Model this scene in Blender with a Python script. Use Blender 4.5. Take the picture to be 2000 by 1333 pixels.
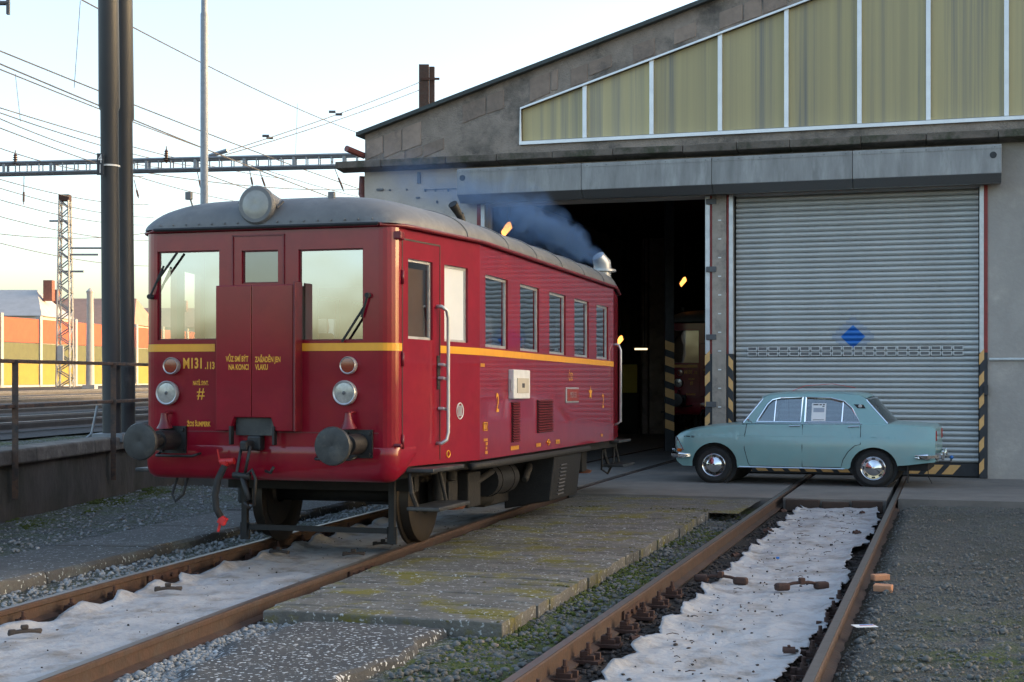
import bpy, bmesh, math, random
import numpy as np
from mathutils import Vector, Matrix
from mathutils.geometry import tessellate_polygon
random.seed(7); np.random.seed(7)
R = math.radians
for o in list(bpy.data.objects): bpy.data.objects.remove(o)
scene = bpy.context.scene
COL = scene.collection
# ------------------------------------------------------------------ camera, sky, sun, exposure
F, CX, HY, H = 2800.0, 1000.0, 736.5, 1.60          # focal length / principal column / horizon row in photo pixels, eye height
cd = bpy.data.cameras.new('camera'); cam = bpy.data.objects.new('camera', cd); COL.objects.link(cam)
cam.location = (0, 0, H); cam.rotation_euler = (R(90), 0, 0)
cd.sensor_width = 36; cd.lens = 36*F/2000; cd.shift_y = (HY-666.5)/2000
cd.clip_start = .1; cd.clip_end = 4000
scene.camera = cam
SUN = Vector((1, .17, .085)).normalized()
SUN_EL = math.asin(SUN.z); SUN_AZ = math.atan2(SUN.x, SUN.y)
w = bpy.data.worlds.new('World'); scene.world = w; w.use_nodes = True
nt = w.node_tree; bg = nt.nodes['Background']
sky = nt.nodes.new('ShaderNodeTexSky'); sky.sky_type = 'NISHITA'; sky.sun_disc = False
sky.sun_elevation = SUN_EL; sky.sun_rotation = SUN_AZ; sky.air_density = .62; sky.dust_density = 3.2; sky.ozone_density = .6
nt.links.new(sky.outputs[0], bg.inputs[0]); bg.inputs[1].default_value = .15
sd = bpy.data.lights.new('sun', 'SUN'); sun = bpy.data.objects.new('sun', sd); COL.objects.link(sun)
sd.energy = .36; sd.angle = R(.5); sd.color = (1, .62, .36)
sun.rotation_euler = SUN.to_track_quat('Z', 'Y').to_euler(); sun.location = (30, 0, 30)
scene.view_settings.view_transform = 'Standard'; scene.view_settings.look = 'None'
scene.view_settings.exposure = 2.75; scene.view_settings.gamma = 1
scene.render.resolution_x = 1024; scene.render.resolution_y = 682
# ------------------------------------------------------------------ pixel helpers (photo pixel = a direction; a plane gives the distance)
def ray(px, py): return Vector(((px-CX)/F, 1, (HY-py)/F))
def at(px, py, Y):
    d = ray(px, py); return Vector((d.x*Y, Y, H+d.z*Y))
def gnd(px, py, z=0.0):
    D = F*(H-z)/(py-HY); return Vector(((px-CX)/F*D, D, z))
class Frame:
    def __init__(s, o, ang):                      # local +y = heading (clockwise from world +Y), local +x to its right
        s.o = Vector((o[0], o[1], 0)); s.h = Vector((math.sin(ang), math.cos(ang), 0)); s.r = Vector((math.cos(ang), -math.sin(ang), 0)); s.ang = ang
    def W(s, x, y, z=0): return s.o + s.r*x + s.h*y + Vector((0, 0, z))
    def L(s, p):
        d = Vector((p[0], p[1], 0))-s.o; return d.dot(s.r), d.dot(s.h)
    def hit(s, px, py, p0, n):                    # ray against a vertical local plane through p0 with normal n (local xy)
        d = ray(px, py); P0 = s.W(*p0); N = s.r*n[0]+s.h*n[1]
        t = N.dot(P0)/N.dot(Vector((d.x, d.y, 0)))
        x, y = s.L((d.x*t, d.y*t)); return x, y, H+d.z*t
# ------------------------------------------------------------------ materials
MATS = {}
def mat(name, c1, c2=None, rough=.6, metal=0, scale=6, detail=6, bump=0, bscale=None, coat=0, c3=None, s3=1.5, t3=(.5, .65), spec=.5, stretch=None, contrast=(.35, .65), emit=None, croug=.1):
    m = bpy.data.materials.new(name); m.use_nodes = True; N = m.node_tree.nodes; L = m.node_tree.links
    p = N['Principled BSDF']; p.inputs['Roughness'].default_value = rough; p.inputs['Metallic'].default_value = metal
    p.inputs['Specular IOR Level'].default_value = spec
    if coat: p.inputs['Coat Weight'].default_value = coat; p.inputs['Coat Roughness'].default_value = croug
    c1 = (*c1, 1)
    tc = N.new('ShaderNodeTexCoord'); src = tc.outputs['Object']
    if stretch:
        mp = N.new('ShaderNodeMapping'); mp.inputs['Scale'].default_value = stretch; L.new(src, mp.inputs[0]); src = mp.outputs[0]
    if c2 is None: c2 = tuple(x*.8 for x in c1[:3])
    n = N.new('ShaderNodeTexNoise'); n.inputs['Scale'].default_value = scale; n.inputs['Detail'].default_value = detail; n.inputs['Roughness'].default_value = .65
    L.new(src, n.inputs['Vector'])
    r = N.new('ShaderNodeValToRGB'); r.color_ramp.elements[0].position = contrast[0]; r.color_ramp.elements[1].position = contrast[1]
    r.color_ramp.elements[0].color = c1; r.color_ramp.elements[1].color = (*c2, 1)
    L.new(n.outputs[0], r.inputs[0]); out = r.outputs[0]
    if c3 is not None:
        n3 = N.new('ShaderNodeTexNoise'); n3.inputs['Scale'].default_value = s3; n3.inputs['Detail'].default_value = 8; n3.inputs['Roughness'].default_value = .7; L.new(src, n3.inputs['Vector'])
        r3 = N.new('ShaderNodeValToRGB'); r3.color_ramp.elements[0].position = t3[0]; r3.color_ramp.elements[1].position = t3[1]
        L.new(n3.outputs[0], r3.inputs[0])
        mx = N.new('ShaderNodeMixRGB'); L.new(r3.outputs[0], mx.inputs[0]); L.new(out, mx.inputs[1]); mx.inputs[2].default_value = (*c3, 1); out = mx.outputs[0]
    L.new(out, p.inputs['Base Color'])
    if bump:
        nb = N.new('ShaderNodeTexNoise'); nb.inputs['Scale'].default_value = bscale or scale*4; nb.inputs['Detail'].default_value = 8; L.new(src, nb.inputs['Vector'])
        b = N.new('ShaderNodeBump'); b.inputs['Strength'].default_value = bump; b.inputs['Distance'].default_value = .02
        L.new(nb.outputs[0], b.inputs['Height']); L.new(b.outputs[0], p.inputs['Normal'])
    if emit:
        p.inputs['Emission Color'].default_value = (*emit[0], 1); p.inputs['Emission Strength'].default_value = emit[1]
    MATS[name] = m; return m
def glass(name, tint, refl, trans=.75, rough=.02):
    m = bpy.data.materials.new(name); m.use_nodes = True; N = m.node_tree.nodes; L = m.node_tree.links
    for n in list(N):
        if n.type != 'OUTPUT_MATERIAL': N.remove(n)
    out = [n for n in N if n.type == 'OUTPUT_MATERIAL'][0]
    t = N.new('ShaderNodeBsdfTransparent'); t.inputs[0].default_value = (*[c*trans for c in tint], 1)
    g = N.new('ShaderNodeBsdfGlossy'); g.inputs['Roughness'].default_value = rough; g.inputs[0].default_value = (.95, .96, .97, 1)
    lw = N.new('ShaderNodeFresnel'); lw.inputs[0].default_value = 1.5
    tc = N.new('ShaderNodeTexCoord'); nz = N.new('ShaderNodeTexNoise'); nz.inputs['Scale'].default_value = 2.2; nz.inputs['Detail'].default_value = 1; L.new(tc.outputs['Object'], nz.inputs['Vector'])
    b = N.new('ShaderNodeBump'); b.inputs['Strength'].default_value = .10; b.inputs['Distance'].default_value = .02; L.new(nz.outputs[0], b.inputs['Height']); L.new(b.outputs[0], g.inputs['Normal'])
    a = N.new('ShaderNodeMath'); a.operation = 'ADD'; a.use_clamp = True; a.inputs[1].default_value = refl; L.new(lw.outputs[0], a.inputs[0])
    mx = N.new('ShaderNodeMixShader'); L.new(a.outputs[0], mx.inputs[0]); L.new(t.outputs[0], mx.inputs[1]); L.new(g.outputs[0], mx.inputs[2]); L.new(mx.outputs[0], out.inputs[0])
    MATS[name] = m; return m
mat('red', (.235, .004, .018), (.19, .003, .014), rough=.32, scale=3, coat=.6, croug=.04, bump=.05, bscale=7, spec=.15, c3=(.26, .012, .016), s3=1.4, t3=(.5, .75))
mat('redpart', (.17, .010, .018), (.11, .007, .012), rough=.4, scale=9)
mat('redbright', (.62, .03, .03), (.45, .02, .02), rough=.45, scale=12)
mat('yellow', (.80, .36, .02), (.72, .31, .02), rough=.35, scale=8)
mat('roofgrey', (.155, .155, .155), (.12, .12, .122), rough=.5, scale=4, c3=(.185, .183, .178), s3=2.5, bump=.08, bscale=14)
mat('black', (.008, .008, .009), (.016, .015, .015), rough=.55, scale=14, bump=.15)
mat('under', (.007, .007, .007), (.016, .014, .012), rough=.7, scale=7, bump=.25, c3=(.03, .02, .014), s3=5, t3=(.6, .8))
mat('tread', (.035, .03, .026), (.055, .04, .028), rough=.45, metal=.4, scale=5)
mat('rustpart', (.17, .06, .03), (.10, .04, .025), rough=.85, scale=12, bump=.3)
mat('bufferface', (.05, .052, .054), (.026, .028, .03), rough=.45, metal=.3, scale=9, c3=(.085, .08, .072), s3=5)
mat('alu', (.55, .56, .57), (.42, .43, .44), rough=.4, metal=.6, scale=10)
mat('chrome', (.85, .86, .88), (.78, .79, .82), rough=.1, metal=1, scale=4)
mat('rubber', (.018, .018, .019), (.028, .027, .026), rough=.8, scale=20, bump=.1)
mat('lens', (.42, .42, .40), (.24, .24, .235), rough=.2, metal=.2, scale=14, coat=1)
mat('redlens', (.16, .012, .006), (.26, .03, .01), rough=.15, scale=20, coat=1, stretch=(1, 1, 12))
mat('dirtylens', (.30, .29, .26), (.22, .21, .19), rough=.25, scale=7, coat=.5)
mat('brownpanel', (.30, .15, .055), (.25, .12, .045), rough=.5, scale=2)
mat('cream', (.52, .47, .38), (.46, .41, .33), rough=.6, scale=2)
mat('frosted', (.62, .65, .66), (.56, .6, .62), rough=.5, scale=3)
mat('white', (.74, .74, .72), (.62, .62, .60), rough=.45, scale=8)
mat('paper', (.8, .8, .79), (.76, .76, .75), rough=.6, scale=5)
mat('ink', (.06, .06, .07), (.09, .09, .1), rough=.6)
mat('blueprint', (.025, .16, .52), (.02, .14, .45), rough=.5)
mat('bluepale', (.36, .395, .45), (.32, .355, .41), rough=.5)
glass('windscreen', (.95, .95, .9), .42)
glass('sideglass', (.8, .82, .85), .30)
glass('carglass', (.85, .9, .92), .14)
mat('carpaint', (.235, .405, .40), (.21, .37, .37), rough=.35, scale=2, coat=.6, croug=.08, c3=(.245, .37, .36), s3=1.2)
mat('carunder', (.012, .012, .013), (.025, .023, .022), rough=.8, scale=8)
mat('amber', (.65, .14, .01), (.5, .1, .01), rough=.2, coat=1)
mat('tail', (.35, .02, .02), (.25, .012, .012), rough=.2, coat=1)
# building
mat('roughcast', (.35, .285, .235), (.245, .205, .172), rough=.95, scale=3, c3=(.10, .088, .078), s3=1.1, t3=(.48, .66), bump=1, bscale=38)
mat('smoothpatch', (.325, .245, .195), (.24, .185, .15), rough=.9, scale=5, bump=.3, c3=(.13, .11, .10), s3=2.2, t3=(.55, .75))
mat('plaster', (.60, .52, .44), (.50, .43, .365), rough=.92, scale=2, c3=(.30, .275, .25), s3=1.1, t3=(.52, .72), bump=.25, bscale=30)
mat('greywall', (.37, .34, .31), (.28, .258, .236), rough=.92, scale=1.6, c3=(.43, .39, .35), s3=.8, t3=(.48, .62), bump=.35, bscale=18)
mat('ledge', (.17, .14, .115), (.095, .08, .066), rough=.95, scale=4, c3=(.055, .06, .035), s3=2, t3=(.5, .65), bump=.8, bscale=22)
mat('pillarc', (.37, .31, .26), (.28, .24, .20), rough=.92, scale=4, c3=(.19, .165, .145), s3=3, bump=.4, bscale=24)
mat('zinc', (.31, .305, .295), (.22, .217, .21), rough=.6, metal=.1, scale=2.5, c3=(.38, .375, .365), s3=1.3, t3=(.5, .66), stretch=(2.5, 2.5, .5))
mat('zincdark', (.16, .16, .165), (.12, .12, .122), rough=.55, metal=.3, scale=10, stretch=(8, 8, .6))
mat('slat', (.50, .505, .49), (.43, .435, .425), rough=.38, metal=.2, scale=2, stretch=(1, 1, 8))
mat('guide', (.62, .62, .62), (.5, .5, .5), rough=.4, metal=.4, scale=6)
mat('guidered', (.28, .035, .03), (.2, .03, .025), rough=.6, scale=8)
mat('hazblack', (.022, .024, .028), (.035, .036, .04), rough=.6, scale=8)
mat('hazorange', (.74, .42, .15), (.62, .35, .13), rough=.6, scale=7, c3=(.55, .38, .22), s3=6, t3=(.6, .75))
mat('mullion', (.80, .80, .80), (.70, .70, .71), rough=.35, metal=.3, scale=3)
mat('polycarb', (.50, .41, .20), (.39, .325, .175), rough=.5, scale=1.0, stretch=(6, 6, .06), c3=(.20, .19, .165), s3=.6, t3=(.5, .66))
mat('roofedge', (.05, .06, .055), (.035, .04, .038), rough=.6)
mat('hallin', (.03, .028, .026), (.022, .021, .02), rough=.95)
mat('pipered', (.22, .06, .05), (.15, .05, .04), rough=.6)
mat('lampglow', (1, .5, .15), (1, .5, .15), emit=((1, .34, .07), .55))
mat('tubeglow', (1, .9, .6), (1, .9, .6), emit=((1, .78, .42), .35))
mat('yellowpanel', (.55, .42, .05), (.42, .33, .04), rough=.6, scale=2)
# ground and far things
mat('concrete', (.20, .18, .162), (.15, .136, .122), rough=.9, scale=2.2, c3=(.12, .115, .108), s3=.7, t3=(.48, .7), bump=.25, bscale=30)
mat('geo', (.40, .405, .415), (.31, .315, .325), rough=.95, scale=4, c3=(.20, .18, .16), s3=3.4, t3=(.48, .68), bump=.6, bscale=22)
mat('railrust', (.072, .037, .025), (.044, .027, .02), rough=.75, scale=9, c3=(.06, .042, .034), s3=5, bump=.2)
mat('railtop', (.17, .145, .13), (.12, .10, .09), rough=.42, metal=.5, scale=3, stretch=(6, 6, 6))
mat('iron', (.028, .024, .022), (.05, .036, .03), rough=.75, scale=14, bump=.3)
mat('ironrust', (.07, .03, .02), (.042, .022, .017), rough=.85, scale=12, bump=.3)
mat('wallold', (.075, .067, .06), (.12, .105, .092), rough=.95, scale=2.2, c3=(.035, .036, .024), s3=1.3, t3=(.45, .7), bump=.5, bscale=18, stretch=(1, 1, .5))
mat('coping', (.16, .145, .125), (.10, .09, .08), rough=.95, scale=5, c3=(.22, .2, .175), s3=3, bump=.6, bscale=20)
mat('mastgrey', (.042, .043, .046), (.03, .031, .034), rough=.5, scale=1.5, c3=(.13, .135, .14), s3=1.1, t3=(.6, .78), stretch=(1, 1, .35))
mat('galv', (.27, .285, .30), (.21, .225, .24), rough=.5, metal=.3, scale=12)
mat('steel', (.10, .10, .105), (.075, .075, .08), rough=.6, scale=4)
mat('ceramic', (.09, .045, .03), (.06, .03, .02), rough=.3)
mat('railing', (.07, .055, .048), (.15, .085, .055), rough=.8, scale=9, bump=.2, c3=(.035, .035, .038), s3=4)
mat('barrier_o', (.40, .085, .035), (.34, .07, .03), rough=.7, scale=3); mat('barrier_g', (.11, .115, .045), (.09, .095, .04), rough=.7, scale=3); mat('barrier_y', (.29, .22, .03), (.25, .19, .03), rough=.7, scale=3)
mat('concpost', (.45, .44, .42), (.38, .37, .35), rough=.9, scale=4)
mat('rooflight', (.42, .42, .43), (.36, .36, .37), rough=.8, scale=1.5); mat('rooftile', (.40, .25, .19), (.33, .21, .16), rough=.85, scale=2)
mat('housewall', (.62, .54, .46), (.55, .48, .41), rough=.9, scale=1); mat('brickred', (.25, .1, .07), (.2, .08, .06), rough=.9, scale=5)
mat('darkpane', (.03, .035, .04), (.04, .045, .05), rough=.15)
mat('brick', (.50, .25, .14), (.42, .20, .11), rough=.9, scale=14, bump=.3)
mat('mainballast', (.06, .058, .057), (.04, .039, .039), rough=.98, scale=9, bump=.8, bscale=20)
mat('timber', (.065, .04, .03), (.04, .028, .022), rough=.9, scale=4, bump=.4)
mat('stone', (.085, .088, .085), (.15, .15, .142), rough=.95, scale=5, c3=(.26, .20, .16), s3=2.3, t3=(.6, .66), bump=.2)
mat('frost', (.30, .315, .325), (.18, .185, .185), rough=.95, scale=9, c3=(.5, .52, .54), s3=6, t3=(.55, .7))
# ------------------------------------------------------------------ mesh builder
class MB:
    def __init__(s): s.v = []; s.f = []
    def add(s, vs, fs):
        b = len(s.v); s.v += [tuple(p) for p in vs]; s.f += [tuple(i+b for i in f) for f in fs]; return s
    def box(s, c, d, M=None):
        hx, hy, hz = d[0]/2, d[1]/2, d[2]/2
        vs = [Vector((x*hx, y*hy, z*hz)) for z in (-1, 1) for y in (-1, 1) for x in (-1, 1)]
        if M is not None: vs = [M @ v for v in vs]
        c = Vector(c)
        return s.add([v+c for v in vs], [(0, 2, 3, 1), (4, 5, 7, 6), (0, 1, 5, 4), (2, 6, 7, 3), (0, 4, 6, 2), (1, 3, 7, 5)])
    def hexa(s, p): return s.add(p, [(0, 3, 2, 1), (4, 5, 6, 7), (0, 1, 5, 4), (1, 2, 6, 5), (2, 3, 7, 6), (3, 0, 4, 7)])
    def tube(s, pts, r, n=8, cap=True):
        pts = [Vector(p) for p in pts]; rs = r if isinstance(r, (list, tuple)) else [r]*len(pts); vs = []; fs = []
        up = None
        for i, p in enumerate(pts):
            t = (pts[min(i+1, len(pts)-1)]-pts[max(i-1, 0)]).normalized()
            if up is None: up = Vector((0, 0, 1)) if abs(t.z) < .9 else Vector((1, 0, 0))
            a = t.cross(up).normalized(); b = a.cross(t).normalized(); up = b
            for k in range(n):
                q = 2*math.pi*k/n; vs.append(p+a*math.cos(q)*rs[i]+b*math.sin(q)*rs[i])
        for i in range(len(pts)-1):
            for k in range(n): fs.append((i*n+k, i*n+(k+1) % n, (i+1)*n+(k+1) % n, (i+1)*n+k))
        if cap: fs.append(tuple(range(n-1, -1, -1))); fs.append(tuple((len(pts)-1)*n+k for k in range(n)))
        return s.add(vs, fs)
    def lathe(s, prof, o, ax, n=24):             # prof: (distance along axis, radius)
        ax = Vector(ax).normalized(); o = Vector(o); u = ax.cross(Vector((0, 0, 1)) if abs(ax.z) < .9 else Vector((1, 0, 0))).normalized(); v = ax.cross(u); vs = []; fs = []
        for (t, r) in prof:
            for k in range(n):
                q = 2*math.pi*k/n; vs.append(o+ax*t+(u*math.cos(q)+v*math.sin(q))*max(r, 1e-4))
        for i in range(len(prof)-1):
            for k in range(n): fs.append((i*n+k, i*n+(k+1) % n, (i+1)*n+(k+1) % n, (i+1)*n+k))
        return s.add(vs, fs)
    def grid(s, fn, nu, nv, closed=False):
        vs = [fn(i/(nu-1), j/(nv-1)) for j in range(nv) for i in range(nu)]
        return s.add(vs, [(j*nu+i, j*nu+i+1, (j+1)*nu+i+1, (j+1)*nu+i) for j in range(nv-1) for i in range(nu-1)])
    def plate(s, outer, holes, fn, t):           # polygon with holes, fn(a, b, depth) -> point; depth 0 front, t back
        polys = [outer]+list(holes); flat = [p for q in polys for p in q]
        tri = tessellate_polygon([[Vector((p[0], p[1], 0)) for p in q] for q in polys]); n = len(flat)
        vs = [fn(p[0], p[1], 0) for p in flat]+[fn(p[0], p[1], t) for p in flat]
        fs = [tuple(x) for x in tri]+[tuple(n+i for i in reversed(x)) for x in tri]; b = 0
        for q in polys:
            m = len(q)
            for i in range(m): j = (i+1) % m; fs.append((b+i, b+j, n+b+j, n+b+i))
            b += m
        return s.add(vs, fs)
    def build(s, name, m, parent=None, smooth=False, bevel=0, loc=None, kind=None, fix=True):
        me = bpy.data.meshes.new(name); me.from_pydata(s.v, [], s.f); me.validate()
        if fix:
            bm = bmesh.new(); bm.from_mesh(me); bmesh.ops.recalc_face_normals(bm, faces=bm.faces); bm.to_mesh(me); bm.free()
        me.materials.append(MATS[m] if isinstance(m, str) else m)
        o = bpy.data.objects.new(name, me); COL.objects.link(o); o.parent = parent
        if smooth:
            for p in me.polygons: p.use_smooth = True
            if smooth == 'auto': me.set_sharp_from_angle(angle=R(38))
        if bevel:
            b = o.modifiers.new('bevel', 'BEVEL'); b.width = bevel; b.segments = 2; b.limit_method = 'ANGLE'
        if loc is not None: o.location = loc
        if kind: o['kind'] = kind
        return o
def thing(name, label, cat, loc=(0, 0, 0), rz=0, group=None):
    o = bpy.data.objects.new(name, None); COL.objects.link(o); o.location = loc; o.rotation_euler = (0, 0, rz); o.empty_display_size = .2
    return tag(o, label, cat, group)
def tag(o, label, cat, group=None):
    o['label'] = label; o['category'] = cat
    if group: o['group'] = group
    return o
def copy_tree(o, parent=None):
    c = o.copy(); COL.objects.link(c); c.parent = parent
    for ch in list(o.children): copy_tree(ch, c)
    return c
def text_mesh(txt, size, o, right, up, parent, m='yellow', sx=.62, align='CENTER', bold=.0, name='lettering', shear=None):
    cu = bpy.data.curves.new(name, 'FONT'); cu.body = txt; cu.size = size; cu.align_x = align; cu.align_y = 'CENTER'; cu.offset = bold; cu.resolution_u = 3
    to = bpy.data.objects.new(name, cu); COL.objects.link(to); dg = bpy.context.evaluated_depsgraph_get(); dg.update()
    me = bpy.data.meshes.new_from_object(to.evaluated_get(dg)); bpy.data.objects.remove(to); bpy.data.curves.remove(cu)
    o = Vector(o); right = Vector(right); up = Vector(up)
    for v in me.vertices:
        p = o+right*(v.co.x*sx)+up*v.co.y
        v.co = p if shear is None else shear(p)
    me.materials.clear(); me.materials.append(MATS[m]); me.name = name
    ob = bpy.data.objects.new(name, me); COL.objects.link(ob); ob.parent = parent; return ob
# ------------------------------------------------------------------ tracks: centre lines in plan
T2 = Frame((.762, 7.51), R(17.05))
rr = np.array([(7.51, -2.543), (8.29, -2.37), (10.25, -1.903), (12.99, -1.206), (14.30, -.863), (15.89, -.443), (17.33, 0), (21.62, 1.243), (23.54, 1.85), (27.07, 2.97)])
cf = np.polyfit(rr[:, 0], rr[:, 1], 2)
def t1r(Y): return float(np.polyval(cf, Y))
def t1d(Y): return float(np.polyval(np.polyder(cf), Y))
def T1(l, Y):                                      # point at lateral offset l from the centre line of the curved track
    d = t1d(Y); n = Vector((1, -d, 0)).normalized(); c = Vector((t1r(Y), Y, 0))-n*.7175; return c+n*l
def t1lat(x, Y): d = t1d(Y); return (x-t1r(Y))/math.sqrt(1+d*d)+.7175
FA = Frame((7.47, 22.6), R(17.45))                 # hall front: local -x runs left along the wall, -y points out of it
def fu(px, py, n=0.0):
    x, y, z = FA.hit(px, py, (0, -n), (0, 1)); return x, z
RC = Frame((-1.63, 14.14), R(16.15))               # railcar: local +y = towards its far end, +x = its side facing the car
def wallx(Y): return -5.71+(Y-16)*.075
PLANK_R = Frame((-.067, 9.44), R(17.3))
APRON = 4.65                                       # apron reaches this far out of the hall
def fdist(x, y): a, b = FA.L((x, y)); return -b
# ------------------------------------------------------------------ ground (one sheet to the horizon)
def sm(a, b, x): t = min(1, max(0, (x-a)/(b-a))); return t*t*(3-2*t)
def gz(x, y):
    wd = x-wallx(y)
    if wd < -.22: return .74+min(.4, max(0, -wd)*.007)
    l2, a2 = T2.L((x, y)); l1 = t1lat(x, min(y, 30)); z = -.085
    if fdist(x, y) < APRON+.1: return -.19
    if l2 > .80: z = -.13+.075*sm(.80, 1.0, l2)
    elif l2 > -.95: z = -.165
    elif l1 > .85: z = -.13 if (l2 > -1.8 or PLANK_R.L((x, y))[1] < .05) else -.085
    if l1 < -.9: z = -.10+.07*sm(-2.2, -2.8, l1)
    elif abs(l1) < .9: z = -.15
    return z
def axis(lo, hi, d, far, n):
    a = list(np.arange(lo, hi+1e-6, d)); g = [d*1.35**k for k in range(1, n)]; p = hi; q = lo
    for s_ in g:
        p += s_; q -= s_
        a.append(min(p, far)); a.insert(0, max(q, -far))
        if p > far: break
    return a
xs = axis(-8, 11, .09, 2500, 34); ys = axis(5.5, 24, .11, 2500, 34); ys = [y for y in ys if y > -60]
vs = []; moss = []
for y in ys:
    for x in xs:
        z = gz(x, y); near = -9 < x < 12 and 4 < y < 25
        if near: z += .022*(math.sin(x*3.1+y*1.7)*math.sin(y*2.3-x*.9))*.5 + random.uniform(-.009, .009)
        vs.append((x, y, z))
        l2, a2 = T2.L((x, y)); l1 = t1lat(x, min(y, 30)); m = 0; fr = 0
        if -1.75 < l2 < -.85: m = .75
        elif l2 > .8: m = .75*sm(4.5, 0, a2)*sm(.9, 1.8, l2) + .12
        if l1 < -1.6: m = .35+.4*sm(1.1, .2, x-wallx(y)); fr = .45
        if .75 < l1 and l2 < -1.6 and y < 10.5: fr = .7
        if l1 < -.8 and l1 > -1.7: fr = .5; m = .35
        moss.append((m, fr, 1.0 if abs(l1) < .9 or abs(l2) < .9 else 0, 1))
nx = len(xs)
gm = bpy.data.meshes.new('ground'); gm.from_pydata(vs, [], [(j*nx+i, j*nx+i+1, (j+1)*nx+i+1, (j+1)*nx+i) for j in range(len(ys)-1) for i in range(nx-1)])
ca = gm.color_attributes.new('zone', 'FLOAT_COLOR', 'POINT'); ca.data.foreach_set('color', np.array(moss, dtype=np.float32).ravel())
for p in gm.polygons: p.use_smooth = True
def ground_mat():
    m = bpy.data.materials.new('ground'); m.use_nodes = True; N = m.node_tree.nodes; L = m.node_tree.links; p = N['Principled BSDF']; p.inputs['Roughness'].default_value = .97; p.inputs['Specular IOR Level'].default_value = .2
    tc = N.new('ShaderNodeTexCoord'); a = N.new('ShaderNodeAttribute'); a.attribute_name = 'zone'; sp = N.new('ShaderNodeSeparateColor'); L.new(a.outputs['Color'], sp.inputs[0])
    def noise(sc, d=8):
        n = N.new('ShaderNodeTexNoise'); n.inputs['Scale'].default_value = sc; n.inputs['Detail'].default_value = d; n.inputs['Roughness'].default_value = .7; L.new(tc.outputs['Object'], n.inputs['Vector']); return n.outputs[0]
    def ramp(s, a_, b_, c0=(0, 0, 0), c1=(1, 1, 1)):
        r = N.new('ShaderNodeValToRGB'); r.color_ramp.elements[0].position = a_; r.color_ramp.elements[1].position = b_; r.color_ramp.elements[0].color = (*c0, 1); r.color_ramp.elements[1].color = (*c1, 1); L.new(s, r.inputs[0]); return r.outputs[0]
    def mix(f, c0, c1):
        x = N.new('ShaderNodeMixRGB'); L.new(f, x.inputs[0])
        for i, c in ((1, c0), (2, c1)):
            if isinstance(c, tuple): x.inputs[i].default_value = (*c, 1)
            else: L.new(c, x.inputs[i])
        return x.outputs[0]
    def ma(op, x, y):
        q = N.new('ShaderNodeMath'); q.operation = op; q.use_clamp = True
        for i, c in ((0, x), (1, y)):
            if isinstance(c, (int, float)): q.inputs[i].default_value = c
            else: L.new(c, q.inputs[i])
        return q.outputs[0]
    vo = N.new('ShaderNodeTexVoronoi'); vo.inputs['Scale'].default_value = 75; L.new(tc.outputs['Object'], vo.inputs['Vector'])
    stone = mix(ramp(vo.outputs['Color'], .1, .9), (.05, .052, .05), (.15, .152, .145))
    base = mix(ramp(noise(.55), .45, .65), stone, (.082, .08, .074))
    base = mix(sp.outputs[2], base, (.05, .044, .039))
    mo = ma('MULTIPLY', sp.outputs[0], ramp(noise(2.2), .42, .58)); base = mix(mo, base, mix(ramp(noise(14), .35, .65), (.045, .06, .012), (.11, .15, .022)))
    frm = ma('MULTIPLY', sp.outputs[1], ramp(noise(26, 3), .5, .62)); base = mix(frm, base, (.36, .38, .39))
    L.new(base, p.inputs['Base Color'])
    b = N.new('ShaderNodeBump'); b.inputs['Strength'].default_value = .9; b.inputs['Distance'].default_value = .015; L.new(vo.outputs['Distance'], b.inputs['Height']); L.new(b.outputs[0], p.inputs['Normal'])
    return m
gm.materials.append(ground_mat())
go = bpy.data.objects.new('ground', gm); COL.objects.link(go); go['kind'] = 'structure'
# ------------------------------------------------------------------ concrete apron in front of and inside the hall (strips between the rails)
ap = thing('concrete_apron', 'x', 'x'); del ap['label']; del ap['category']; ap['kind'] = 'structure'
def apron_strip(l0f, l1f, y0off, z=-.004):
    mb = MB(); n = 40; vs = []
    for i in range(n+1):
        for fn in (l0f, l1f): vs.append(fn(i/n))
    top = [Vector((v.x, v.y, z)) for v in vs]; bot = [Vector((v.x, v.y, -.3)) for v in vs]; k = len(top)
    fs = [(2*i, 2*i+1, 2*i+3, 2*i+2) for i in range(n)]+[(0, 1, k+1, k)]+[(2*i, 2*i+2, k+2*i+2, k+2*i) for i in range(n)]+[(2*i+1, 2*i+3, k+2*i+3, k+2*i+1) for i in range(n)]
    mb.add(top+bot, fs); return mb
def onfa(yf):                                      # Y on the line parallel to the hall front at outward distance n
    return yf
def t1_at(l, n):                                   # point on track-1 offset l at outward distance n from the hall
    y = 20.0
    for _ in range(25):
        p = T1(l, y); y += (fdist(p.x, p.y)-n)*.95
    return T1(l, y)
def t2_at(l, n):
    y = 5.0
    for _ in range(25):
        p = T2.W(l, y); y += (fdist(p.x, p.y)-n)*.95
    return T2.W(l, y)
E0, E1 = APRON, -24.0
def lerp_n(f, l, e0=E0): return lambda t: f(l, e0+(E1-e0)*t)
for (a, b, e) in (((t1_at, .80), (t2_at, -.80), E0), ((t2_at, -.66), (t2_at, .66), E0-.05), ((t1_at, -.66), (t1_at, .66), E0-1.1)):
    apron_strip(lerp_n(*a, e), lerp_n(*b, e), 0).build('concrete_slab', 'concrete', ap)
apron_strip(lerp_n(t2_at, .80, E0-.35), lambda t: FA.W(16, -(E0-.35+(E1-E0+.35)*t)), 0).build('concrete_slab', 'concrete', ap)
apron_strip(lambda t: FA.W(-16, -(E0-1+(E1-E0)*t)), lerp_n(t1_at, -.80, E0-1), 0).build('concrete_slab', 'concrete', ap)
tb = MB()
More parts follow.
